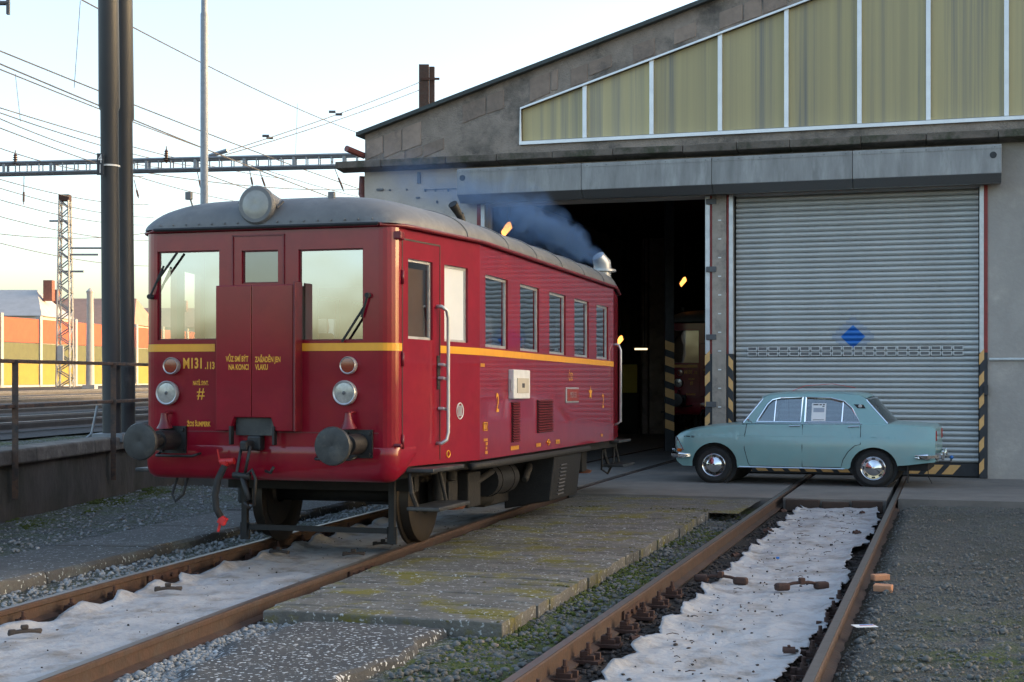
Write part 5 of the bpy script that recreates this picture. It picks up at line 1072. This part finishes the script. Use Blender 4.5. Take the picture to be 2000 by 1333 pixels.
# ------------------------------------------------------------------ low retaining wall with railing on the left
def WL(o, Y, z): d = Vector((1, -.075, 0)).normalized(); return Vector((wallx(Y), Y, 0))+d*o+Vector((0, 0, z))
rw = thing('retaining_wall', 'low dark stained concrete wall with pale coping along the main line', 'wall')
vs = []; ny = 70; prof = [(.0, -.2), (.012, .2), (-.01, .60), (-.30, .60), (-.30, -.2)]
for j in range(ny+1):
    Y = 5+j*.5
    vs += [WL(o+(.018*vnoise(Y, z*4, 2.2) if o > -.1 else 0), Y, z) for o, z in prof]
MB().add(vs, [(j*5+k, j*5+k+1, (j+1)*5+k+1, (j+1)*5+k) for j in range(ny) for k in range(4)]).build('wall_face', 'wallold', rw, smooth='auto', fix=False)
Y = 5.0
while Y < 39:
    ln = random.uniform(1.6, 2.2); g = .008; zt = .775+random.uniform(-.008, .008)
    MB().hexa([WL(.06, Y+g, .60), WL(.06, Y+ln-g, .60), WL(-.36, Y+ln-g, .60), WL(-.36, Y+g, .60), WL(.05, Y+g, zt), WL(.05, Y+ln-g, zt), WL(-.36, Y+ln-g, zt), WL(-.36, Y+g, zt)]).build('coping_stone', 'coping', rw, bevel=.025); Y += ln
fn = thing('steel_railing', 'rusty black two-bar steel railing fixed to the low wall', 'railing')
def y_on_wall(px):
    lo, hi = 5, 40
    for _ in range(50):
        m = (lo+hi)/2; p = WL(.08, m, 0)
        if (p.x/p.y)*F+CX < px: lo = m
        else: hi = m
    return lo
yp = [y_on_wall(28), y_on_wall(220)]; dy = yp[1]-yp[0]; yps = [yp[0]-2*dy, yp[0]-dy]+yp+[yp[1]+dy*k for k in (1, 2, 3, 4)]
for Y in yps:
    m = MB(); c = WL(.09, Y, 0); m.box((c.x, c.y, 1.0), (.07, .012, 1.58)); m.box((c.x-.03, c.y+.03, 1.0), (.012, .06, 1.58)); m.build('post', 'railing', fn)
for z in (1.78, 1.27):
    m = MB(); a, b = WL(.05, yps[0]-.3, z), WL(.05, yps[-1]+.3, z); m.hexa([WL(.09, yps[0]-.3, z-.025), WL(.09, yps[-1]+.3, z-.025), WL(.02, yps[-1]+.3, z-.025), WL(.02, yps[0]-.3, z-.025), WL(.09, yps[0]-.3, z+.018), WL(.09, yps[-1]+.3, z+.018), WL(.02, yps[-1]+.3, z+.018), WL(.02, yps[0]-.3, z+.018)]).build('rail_bar', 'railing', fn, bevel=.006)
# ------------------------------------------------------------------ masts
def base(px, py, z): return gnd(px, py, z)
m1 = at(214, 736, 19.9); mt = thing('catenary_mast', 'dark double tubular overhead line mast carrying a small black number plate', 'mast', (m1.x, m1.y, .70))
def stepped(x, y, zs, r0, r1, name):
    m = MB(); m.lathe([(0, r0+.02), (.03, r0+.02), (.03, r0), (zs-.03, r0-.006), (zs+.03, r1), (9.6, r1-.02), (9.6, 0)], (x, y, 0), (-.0085, 0, 1), 28); return m.build(name, 'mastgrey', mt, smooth='auto')
t1_ = stepped(.035, 0, 4.62, .128, .145, 'front_tube'); stepped(.035, .75, 4.6, .128, .145, 'rear_tube')
z_ = at(204, 322, 19.75).z-.70; m = MB(); m.box((-.075, -.19, z_), (.09, .014, .30)); npl = m.build('number_plate', 'hazblack', mt, bevel=.003); text_mesh('4', .17, (-.075, -.199, z_+.07), (1, 0, 0), (0, 0, 1), npl, m='white', sx=.7); text_mesh('1', .17, (-.075, -.199, z_-.07), (1, 0, 0), (0, 0, 1), npl, m='white', sx=.7)
m = MB(); m.lathe([(-.012, .139), (-.012, .142), (.012, .142), (.012, .139)], (.0, 0, z_), (0, 0, 1), 28); m.build('white_band', 'white', mt, smooth='auto')
m = MB(); m.box((.03, -.02, .06), (.42, .42, .12)); m.tube([(-.14, -.1, .5), (-.2, -.16, .12), (-.3, -.2, .02)], .02, 8); m.build('mast_foot', 'galv', mt, bevel=.01)
p = at(399, 736, 31); lpo = thing('lamp_pole', 'slim galvanised lighting pole behind the railcar roof', 'pole', (p.x, p.y, .7)); zn = at(399, 26, 31).z-.7
MB().lathe([(0, .10), (1, .10), (1, .088), (zn-.02, .082), (zn+.02, .068), (11.5, .06), (11.5, 0)], (0, 0, 0), (0, 0, 1), 18).build('shaft', 'galv', lpo, smooth='auto'); MB().box((0, 0, .03), (.34, .34, .06)).build('base_plate', 'galv', lpo)
# twin posts behind the hall roof
p = at(832, 200, 60); tw_ = thing('twin_post', 'rust brown twin steel post rising behind the hall roof with anchored wires', 'mast', (p.x, p.y, .9)); zt = at(832, 127, 60).z-.9
for dx, w_ in ((-.08, .42), (.25, .22)): MB().box((dx, 0 if dx < 0 else .1, zt/2), (w_, .25, zt if dx < 0 else zt-.15)).build('post', 'railrust', tw_, bevel=.01)
zc_ = at(832, 156, 60).z-.9; MB().box((.2, -.16, zc_), (.75, .06, .09)).build('cross_bracket', 'ironrust', tw_)
# gantry beam across the tracks
GA, GB = at(-90, 333, 47.3), at(960, 308, 44.5)
gt_ = thing('catenary_gantry', 'long grey truss gantry beam spanning the electrified tracks', 'gantry')
dz_ = .17
for o_ in (dz_, -dz_):
    for dy in (-.2, .2): m = MB(); m.tube([GA+Vector((0, dy, o_)), GB+Vector((0, dy, o_))], .05, 4); m.build('chord', 'galv', gt_)
for k in range(44):
    c = GA.lerp(GB, (k+.5)/44)
    for dy in (-.2, .2): m = MB(); w_ = .035 if k % 4 else .09; m.box(c+Vector((0, dy, 0)), (w_, .03, 2*dz_)); m.build('web', 'galv', gt_)
for e in (GA, GB): m = MB(); m.box((e.x, e.y, (e.z+.6)/2), (.35, .35, e.z-.2)); m.build('gantry_leg', 'galv', gt_)
def insulator(px, py, Y, h=.42):
    p = at(px, py, Y); t = thing('insulator', 'brown ribbed insulator standing on the gantry beam', 'insulator', (p.x, p.y, p.z), group='insulators on the gantry'); pr = [(0, .03)]
    for k in range(5): z = .05+k*h/6; pr += [(z, .05), (z+.02, .12-.012*k), (z+.04, .05)]
    MB().lathe(pr+[(h, .03), (h, 0)], (0, 0, 0), (0, 0, 1), 12).build('ribs', 'ceramic', t, smooth='auto'); MB().tube([(0, 0, -.02), (0, 0, h+.1)], .018, 6).build('pin', 'steel', t)
insulator(30, 325, 46.8); insulator(325, 318, 45.9)
for (x0, y0_, x1, y1_) in ((47, 345, 46, 400), (262, 352, 271, 388), (385, 334, 393, 370), (486, 325, 494, 365), (503, 322, 519, 368), (648, 315, 672, 375)):
    a, b = at(x0, y0_, 46), at(x1, y1_, 46); t = thing('dropper_insulator', 'thin hanger rod with small insulator below the gantry beam', 'hanger', a, group='hangers below the gantry'); d = b-a
    MB().tube([(0, 0, 0), d], .014, 5).build('rod', 'steel', t); MB().tube([d*.55, d*.9], .035, 6).build('insulator_body', 'ceramic', t)
# lattice tower
p = at(127, 757, 69); tz = at(127, 392, 69).z-p.z; lt = thing('lattice_mast', 'sunlit steel lattice mast standing before the coloured noise barrier', 'mast', p)
for sx in (-1, 1):
    for sy in (-1, 1): m = MB(); m.tube([(sx*.33, sy*.3, 0), (sx*.22, sy*.2, tz)], .05, 4); m.build('leg', 'galv', lt)
nb_ = 22
for k in range(nb_):
    z0_, z1_ = tz*k/nb_, tz*(k+1)/nb_; w0, w1 = .33-.11*k/nb_, .33-.11*(k+1)/nb_; s_ = 1 if k % 2 else -1
    for sy in (-1, 1): m = MB(); m.tube([(s_*w0, sy*w0*.9, z0_), (-s_*w1, sy*w1*.9, z1_)], .03, 4); m.build('brace', 'galv', lt)
    for sx in (-1, 1): m = MB(); m.tube([(sx*w0, s_*w0*.9, z0_), (sx*w1, -s_*w1*.9, z1_)], .03, 4); m.build('brace', 'galv', lt)
for z0_, x0, x1 in ((tz*.89, -.75, .1), (tz*.745, .2, 1.75), (tz*.71, .2, 1.6), (tz*.62, -.2, .9)): m = MB(); m.tube([(x0, 0, z0_), (x1, 0, z0_)], .05, 5); m.build('cross_arm', 'galv', lt)
MB().box((0, 0, tz+.12), (.5, .45, .3)).build('head_frame', 'ironrust', lt); MB().box((-.1, -.35, 1.6), (.3, .2, .8)).build('switch_cabinet', 'concpost', lt, bevel=.02)
# ------------------------------------------------------------------ main line behind the wall: ballast bed, rails
MF = Frame((0, 0), R(9.4))
bed = []
for j in range(41):
    a = 2+j*4
    for i, l in enumerate((-9.6, -14, -20, -28, -40)): p_ = MF.W(l, a); bed.append((p_.x, p_.y, (.78, .80, .83, .88, .95)[i]+max(0, (a-30))*.0025))
MB().add(bed, [(j*5+i, j*5+i+1, (j+1)*5+i+1, (j+1)*5+i) for j in range(40) for i in range(4)]).build('ballast_bed', 'mainballast', kind='structure', fix=False)
PR2 = [(-.06, -.13), (.06, -.13), (.012, -.1), (.035, -.03), (.03, 0), (-.03, 0), (-.035, -.03), (-.012, -.1)]
mat('shinyrail', (.38, .38, .39), (.32, .32, .33), rough=.3, metal=.7, scale=2)
for l in (-10.6, -12.1, -14.9, -16.4, -19.6, -21.1, -25.2, -26.7):
    zz = .78+(-9.6-l)*-.0+(-l-9.6)*.006
    t = rail([MF.W(l, a)+Vector((0, 0, max(0, a-30)*.0025)) for a in range(2, 165, 6)], 'bright worn main line rail beyond the low wall', zz+.15, 'steel', 'main line rails', PR2)
    t.children[1].data.materials[0] = MATS['shinyrail']
# noise barrier
b0, b1 = at(0, 757, 75), at(270, 752, 92); bd = Vector((b1.x-b0.x, b1.y-b0.y, 0)).normalized(); bnr = thing('noise_barrier', 'noise barrier of orange, olive and yellow panels between pale posts', 'barrier')
for k in range(-5, 22):
    a, b = b0+bd*(k*4.2), b0+bd*((k+1)*4.2); zb_ = 1.05
    for (za, zb2, m_) in ((0.12, 1.28, 'barrier_y'), (1.30, 2.38, 'barrier_g'), (2.40, 3.72, 'barrier_o')):
        n_ = Vector((bd.y, -bd.x, 0))*.06; a2, b2_ = a+bd*.15, b-bd*.15
        MB().hexa([Vector((q_.x, q_.y, zb_+z)) for z in (za, zb2) for q_ in (a2+n_, b2_+n_, b2_-n_, a2-n_)]).build('barrier_panel', m_, bnr, bevel=.02)
    MB().hexa([Vector((q_.x, q_.y, zb_+z)) for z in (-.2, 3.9) for q_ in (a-bd*.13+bd.cross(Vector((0, 0, 1)))*.14, a+bd*.13+bd.cross(Vector((0, 0, 1)))*.14, a+bd*.13-bd.cross(Vector((0, 0, 1)))*.14, a-bd*.13-bd.cross(Vector((0, 0, 1)))*.14)]).build('barrier_post', 'concpost', bnr)
    n_ = Vector((bd.y, -bd.x, 0))*.1; MB().hexa([Vector((q_.x, q_.y, zb_+z)) for z in (-.3, .11) for q_ in (a+n_, b+n_, b-n_, a-n_)]).build('barrier_plinth', 'concpost', bnr)
p = at(176, 757, 71); pm = thing('concrete_mast', 'thick pale concrete mast in front of the noise barrier', 'mast', (p.x, p.y, 1.05)); MB().lathe([(0, .21), (at(176, 576, 71).z-1.05, .16), (at(176, 570, 71).z-1.05, .20), (at(176, 562, 71).z-1.05, 0)], (0, 0, 0), (0, 0, 1), 16).build('shaft', 'concpost', pm, smooth='auto'); MB().box((0, 0, .05), (.6, .6, .2)).build('foot', 'concpost', pm)
# houses behind
def house(px0, px1, py_e, py_r, Y, wall_m, roof_m, label, hip=.3, chim=None, wins=()):
    a, b = at(px0, py_e, Y), at(px1, py_e, Y); zr = at(px0, py_r, Y).z; cx = (a.x+b.x)/2; W_ = b.x-a.x; D_ = 9.0; ze = a.z
    t = thing('house', label, 'house', (cx, Y+D_/2, 1.0)); e = ze-1.0; r_ = zr-1.0
    MB().box((0, 0, e/2-.5), (W_-.6, D_-.6, e+1)).build('wall', wall_m, t)
    h_ = W_/2; i_ = h_*(1-hip)
    rf_ = MB(); rf_.add([(-h_, -D_/2, e), (h_, -D_/2, e), (h_, D_/2, e), (-h_, D_/2, e), (-i_, 0, r_), (i_, 0, r_)], [(0, 1, 5, 4), (2, 3, 4, 5), (1, 2, 5), (3, 0, 4), (3, 2, 1, 0)]); ro = rf_.build('roof', roof_m, t)
    for c in chim or ():
        MB().box((c*h_, -.6, r_-.1), (.75, .75, 1.7)).build('chimney', 'brickred', ro, bevel=.03)
    for (u, z) in wins:
        f_ = MB().box((u*h_, -D_/2+.28, e*z), (1.0, .08, 1.1)).build('window', 'white', t); MB().box((u*h_, -D_/2+.23, e*z), (.8, .03, .9)).build('pane', 'darkpane', f_)
house(-160, 82, 617, 560, 115, 'housewall', 'rooflight', 'house with pale grey hipped roof beyond the noise barrier', .38, (.86,), ((.72, .86), (.86, .86)))
house(60, 262, 634, 578, 125, 'housewall', 'rooftile', 'house with pinkish tiled roof and chimneys behind the lattice mast', .22, (-.8, .55), ((-.45, .9), (.2, .9)))
house(225, 420, 640, 598, 150, 'housewall', 'rooftile', 'far small house with tiled roof showing between mast and railcar', .2, (.2,), ((-.6, .88),))
# ------------------------------------------------------------------ overhead wires: real cables between two points with a little sag
def wire(p, q_, Y0, Y1, r=.017, sag=.25, label='thin overhead line wire crossing the pale sky'):
    a, b = at(*p, Y0), at(*q_, Y1); n = 14; pts = [a.lerp(b, k/n)-Vector((0, 0, sag*4*(k/n)*(1-k/n))) for k in range(n+1)]
    o = MB().tube(pts, r, 5).build('overhead_wire', 'steel'); tag(o, label, 'wire', 'overhead line wires')
for w_ in (((150, -5), (735, 272), 30, 70), ((-20, 92), (900, 430), 28, 75), ((-20, 117), (900, 470), 28, 75, .018), ((-20, 128), (700, 385), 30, 80), ((-20, 205), (560, 350), 35, 75), ((-20, 214), (420, 330), 35, 70), ((-20, 224), (330, 330), 35, 60, .016), ((-20, 243), (470, 395), 36, 75), ((-20, 283), (280, 345), 42, 60), ((-20, 345), (290, 400), 46, 75), ((-20, 362), (300, 425), 46, 75, .016), ((-20, 385), (280, 440), 50, 80), ((-20, 418), (290, 470), 52, 80), ((-20, 455), (290, 455), 60, 70), ((-20, 470), (290, 520), 60, 85), ((240, 330), (720, 370), 46, 62), ((400, 340), (720, 420), 46, 70)): wire(*w_)
for p_, q2 in (((440, 297), (822, 160)), ((440, 303), (822, 175))): wire(p_, q2, 46, 60, .016, .1, 'anchor wire with small insulators running up to the twin post')
for p_, q2, Y0 in (((157, 2), (145, 172), 31), ((581, 203), (577, 310), 58), ((30, 145), (40, 238), 37)): wire(p_, q2, Y0, Y0, .008, 0, 'thin vertical dropper wire hanging from the overhead line')
a = at(410, 305, 46); b = at(445, 294, 45.5); tag(MB().tube([a, b], .07, 6).build('anchor_arm', 'galv'), 'short grey anchor arm on the gantry beside the lighting pole', 'bracket')
for px_, py_ in ((519, 268), (527, 272), (649, 221), (662, 226)): p = at(px_, py_, 52); tag(MB().tube([p-Vector((.12, 0, -.04)), p+Vector((.12, 0, .04))], .05, 6).build('line_insulator', 'steel'), 'small dark insulator strung in the anchor wires', 'insulator', 'insulators in the anchor wires')
p = at(16, 10, 24); ah = thing('bracket_arm', 'dark bracket arm end at the top corner of the sky', 'bracket', p); MB().tube([(-.6, 0, .03), (0, 0, .03)], .04, 8).build('arm', 'steel', ah); MB().box((0, 0, .02), (.05, .06, .36)).build('clamp', 'steel', ah)
# ------------------------------------------------------------------ things lying on the sheets and gravel
def brake_shoe(pos, rz, label, m='iron', s=1.0):
    t = thing('brake_shoe', label, 'brake shoe', pos, rz, 'worn brake shoes lying on the sheets'); b_ = MB(); n = 10; vs = []
    for i in range(n+1):
        a = -.55+1.1*i/n; x = .36*math.sin(a)*s; z = .30*(math.cos(a)-.85)*s*.55
        vs += [(x, -.04*s, z), (x, .04*s, z), (x, .04*s, z+.04*s), (x, -.04*s, z+.04*s)]
    b_.add(vs, [(i*4+k, i*4+(k+1) % 4, (i+1)*4+(k+1) % 4, (i+1)*4+k) for i in range(n) for k in range(4)]+[(0, 1, 2, 3), (n*4, n*4+1, n*4+2, n*4+3)]); b_.build('shoe', m, t, bevel=.006)
    MB().box((0, 0, .055*s+.02), (.085*s, .07*s, .05*s)).build('lug', m, t, bevel=.008); MB().box((-.14*s, 0, .03*s+.01), (.09*s, .07*s, .05*s)).build('block', m, t, bevel=.01); MB().box((.15*s, 0, .03*s+.005), (.1*s, .07*s, .045*s)).build('block', m, t, bevel=.01)
def onsheet(px, py, z=-.085): p = gnd(px, py, z); return p
for px_, py_, rz, lab in ((48, 1240, .5, 'grey brake shoe on clean white sheet nearest the fabric end'), (328, 1155, .3, 'grey brake shoe on clean white sheet by the rail joint'), (545, 1082, -.4, 'brake shoe on the clean sheet close to the railcar shadow'), (690, 1086, .2, 'dark brake shoe on the sheet under the railcar front'), (748, 1066, .1, 'black brake shoe against the rail under the railcar front')): brake_shoe(onsheet(px_, py_, -.07), rz, lab, s=.55)
for px_, py_, rz, lab in ((1408, 1137, -.5, 'brown curved brake bar on the littered sheet beside the mossy strip'), (1566, 1150, .25, 'brown curved brake bar on the littered sheet beside the worn rail')):
    t = thing('brake_bar', lab, 'brake bar', onsheet(px_, py_, -.09), rz, 'brake bars on the littered sheet'); MB().tube([(-.19, 0, .02), (-.08, 0, .045), (0, 0, .05), (.08, 0, .045), (.19, 0, .02)], .013, 8).build('bar', 'ironrust', t, smooth=True)
    for x in (-.17, .17): MB().box((x, 0, .02), (.12, .07, .06)).build('end_block', 'ironrust', t, bevel=.018)
    MB().box((0, 0, .06), (.045, .05, .055)).build('lug', 'ironrust', t, bevel=.008)
def clip(px, py, rz, lab, s=1, m='ironrust'):
    t = thing('rail_clip', lab, 'rail clip', onsheet(px, py, -.10), rz, 'rusty rail clips on the littered sheet'); b_ = MB(); vs = []
    for i in range(9):
        a = math.pi*i/8; vs += [(x, -.055*s*math.cos(a), .06*s*math.sin(a)) for x in (-.06*s, .06*s)]
    b_.add(vs, [(2*i, 2*i+1, 2*i+3, 2*i+2) for i in range(8)]); o = b_.build('saddle', m, t, fix=False); q2 = o.modifiers.new('t', 'SOLIDIFY'); q2.thickness = .014*s
    MB().box((0, .0, .065*s), (.03*s, .05*s, .02*s)).build('clip_tooth', m, t, bevel=.004); MB().box((.07*s, 0, .02*s), (.05*s, .03*s, .03*s)).build('clip_end', 'iron', t, bevel=.006)
for px_, py_, rz, lab, s_ in ((1242, 1252, .3, 'rusty rail clip on sheet edge beside the left fastenings', .62), (1541, 1275, -.1, 'rusty rail clip on the sheet edge close to the worn rail', .62), (1437, 1088, .4, 'brown rail clip on the far sheet edge near the mossy strip', .6), (1500, 1040, -.4, 'black rail clip lying where the sheet narrows', .7), (1530, 1000, .3, 'small dark rail clip near the apron timber', .55), (1673, 1043, .2, 'dark rail clip by the folded edge near the worn rail', .6), (1684, 1003, .5, 'small brown rail clip below the car rear wheel', .45)): clip(px_, py_, rz, lab, s_)
for px_, py_, rz, rx, lab in ((1688, 1135, .25, 0, 'orange brick lying flat against the worn rail'), (1692, 1156, -.5, .12, 'orange brick tilted on gravel beside another brick')):
    b_ = MB(); b_.box((0, 0, .03), (.14, .07, .05), Matrix.Rotation(rx, 3, 'X')); o = b_.build('brick', 'brick', bevel=.006, loc=gnd(px_, py_, -.06)+Vector((.13, 0, 0))); o.rotation_euler = (0, 0, rz); tag(o, lab, 'brick')
p = gnd(1653, 1224, -.045)+Vector((.12, 0, 0)); t = thing('litter_card', 'printed white card lying on gravel beside the worn rail', 'card', p, .15); MB().box((0, 0, .004), (.15, .10, .003)).build('card', 'paper', t); MB().box((.02, .02, .0062), (.09, .03, .001)).build('print', 'blueprint', t); MB().box((.02, .005, .0062), (.10, .012, .001)).build('print', 'redbright', t)
o = MB().box((0, 0, .015), (.03, .02, .02)).build('bottle_cap', 'blueprint', bevel=.004, loc=onsheet(1519, 1093, -.10)); tag(o, 'tiny blue plastic scrap on the littered white sheet', 'litter')
pts = []
for _ in range(420):
    l, a = random.uniform(-.42, .42), random.uniform(-1.2, aE-.3); p = T2.W(l, a); pts.append((p.x, p.y, -.10+random.uniform(-.006, .004)))
tag_(stones('debris', pts, .004, .016, 'iron'), 'dark grit and crumbs littering the crumpled white sheet')
pts = [(lambda p: (p.x, p.y, -.085))(T1(random.uniform(-.4, .55), random.uniform(7, 18))) for _ in range(150)]; tag_(stones('debris', pts, .003, .011, 'iron'), 'few dark crumbs on the clean white sheet')
tw2 = MB()
for _ in range(60):
    l, a = random.uniform(-.4, .4), random.uniform(-1, aE-.4); p = T2.W(l, a, -.088); an = random.uniform(0, 3.14); ln = random.uniform(.03, .11); tw2.tube([p, p+Vector((math.cos(an)*ln*.5, math.sin(an)*ln*.5, .006)), p+Vector((math.cos(an)*ln, math.sin(an+.3)*ln, 0))], .003, 4)
tag(tw2.build('twig_litter', 'timber', kind='stuff'), 'dry twigs strewn over the crumpled white sheet', 'twigs')
pts = []
while len(pts) < 1700:
    a = random.uniform(0, 8.6); l = random.uniform(-2.2, -.02); p = PLANK_R.W(l, round(a/.29)*.29+random.uniform(-.03, .03) if a < 5.8 else a)
    if t1lat(p.x, p.y) > .95 and vnoise(p.x*1.5, p.y*1.5, 1.4)+random.uniform(-.5, .3) > (.15 if a < 5.5 else -.1) and random.random() < .25+a*.09: pts.append((p.x, p.y, -.026))
mat('mossdry', (.06, .065, .018), (.11, .10, .035), rough=1, scale=30, bump=.8, bscale=90, c3=(.08, .075, .06), s3=6)
tag(stones('moss', pts, .006, .02, 'mossdry'), 'dull moss and grit in the joints of the sleeper platform', 'moss')
# moss cushions in the strip
pts = []
while len(pts) < 5200:
    l, a = random.uniform(-1.55, -.88), random.uniform(-1, 8.5)
    if vnoise(l*2, a, 1.6)+random.uniform(-.4, .4) > .12: p = T2.W(l, a); pts.append((p.x, p.y, gz(p.x, p.y)+.008))
mat('moss', (.05, .068, .012), (.085, .11, .02), rough=1, scale=30, bump=.8, bscale=90, c3=(.12, .11, .03), s3=3)
tag(stones('moss', pts, .006, .024, 'moss'), 'bright green moss cushions in the strip beside the sleeper platform', 'moss')
pts = []
while len(pts) < 1500:
    Y = random.uniform(8, 24); x = wallx(Y)+random.uniform(.05, .7)**1.5
    if vnoise(x*2, Y, 1.3) > -.1: pts.append((x, Y, gz(x, Y)+.004))
tag(stones('moss', pts, .012, .034, 'moss'), 'dull green moss along the foot of the low wall', 'moss')
# ------------------------------------------------------------------ exhaust smoke drifting from the stack (volume, fades inside its own hull)
S0 = RC.W(1.2, 5.93, 3.30-TILT*7.7); S1 = at(965, 385, 18.2)
def smoke(S0, S1, r0, r1, dens, label):
    ax = S1-S0; Ls = ax.length; n = 20; mb = MB(); m = MB(); m.lathe([(0, 0)]+[(Ls*k/n, r0+(r1-r0)*(k/n)**.8) for k in range(n+1)]+[(Ls, 0)], (0, 0, 0), (1, 0, 0), 20)
    mt_ = bpy.data.materials.new('smoke'); mt_.use_nodes = True; N = mt_.node_tree.nodes; L = mt_.node_tree.links
    for x in list(N):
        if x.type != 'OUTPUT_MATERIAL': N.remove(x)
    out = [x for x in N if x.type == 'OUTPUT_MATERIAL'][0]; v = N.new('ShaderNodeVolumePrincipled'); v.inputs['Color'].default_value = (.24, .42, .76, 1); v.inputs['Anisotropy'].default_value = .1
    tc = N.new('ShaderNodeTexCoord'); sx = N.new('ShaderNodeSeparateXYZ'); L.new(tc.outputs['Object'], sx.inputs[0])
    def M(op, a, b=None, cl=False):
        k = N.new('ShaderNodeMath'); k.operation = op; k.use_clamp = cl
        for i, c in ((0, a), (1, b)):
            if c is None: continue
            if isinstance(c, (int, float)): k.inputs[i].default_value = c
            else: L.new(c, k.inputs[i])
        return k.outputs[0]
    t = M('DIVIDE', sx.outputs[0], Ls); rad = M('ADD', M('MULTIPLY', M('POWER', M('MAXIMUM', t, .001), .8), r1-r0), r0)
    rr_ = M('DIVIDE', M('SQRT', M('ADD', M('MULTIPLY', sx.outputs[1], sx.outputs[1]), M('MULTIPLY', sx.outputs[2], sx.outputs[2]))), rad)
    fall = M('SUBTRACT', 1.0, rr_, True); nz = N.new('ShaderNodeTexNoise'); nz.inputs['Scale'].default_value = 3.6; nz.inputs['Detail'].default_value = 7; nz.inputs['Roughness'].default_value = .62; nz.inputs['Distortion'].default_value = .9; L.new(tc.outputs['Object'], nz.inputs['Vector'])
    nn = M('MULTIPLY', M('SUBTRACT', M('ADD', nz.outputs[0], M('MULTIPLY', fall, .30)), .54, True), 7.0)
    d = M('MULTIPLY', M('MULTIPLY', nn, M('POWER', fall, .7)), M('MULTIPLY', M('POWER', M('SUBTRACT', 1.0, t, True), .8), dens)); L.new(d, v.inputs['Density']); L.new(v.outputs[0], out.inputs['Volume'])
    o = m.build('smoke', mt_, kind='stuff'); o.location = S0; o.rotation_euler = ax.to_track_quat('X', 'Z').to_euler(); return tag(o, label, 'smoke')
smoke(S0, S1, .13, .55, 6.5, 'bluish exhaust smoke drifting from the railcar stack')
smoke(at(960, 392, 19.5), at(745, 338, 23.5), .35, .75, .5, 'faint bluish smoke haze before the pale wall under the cornice')
bpy.context.view_layer.update()
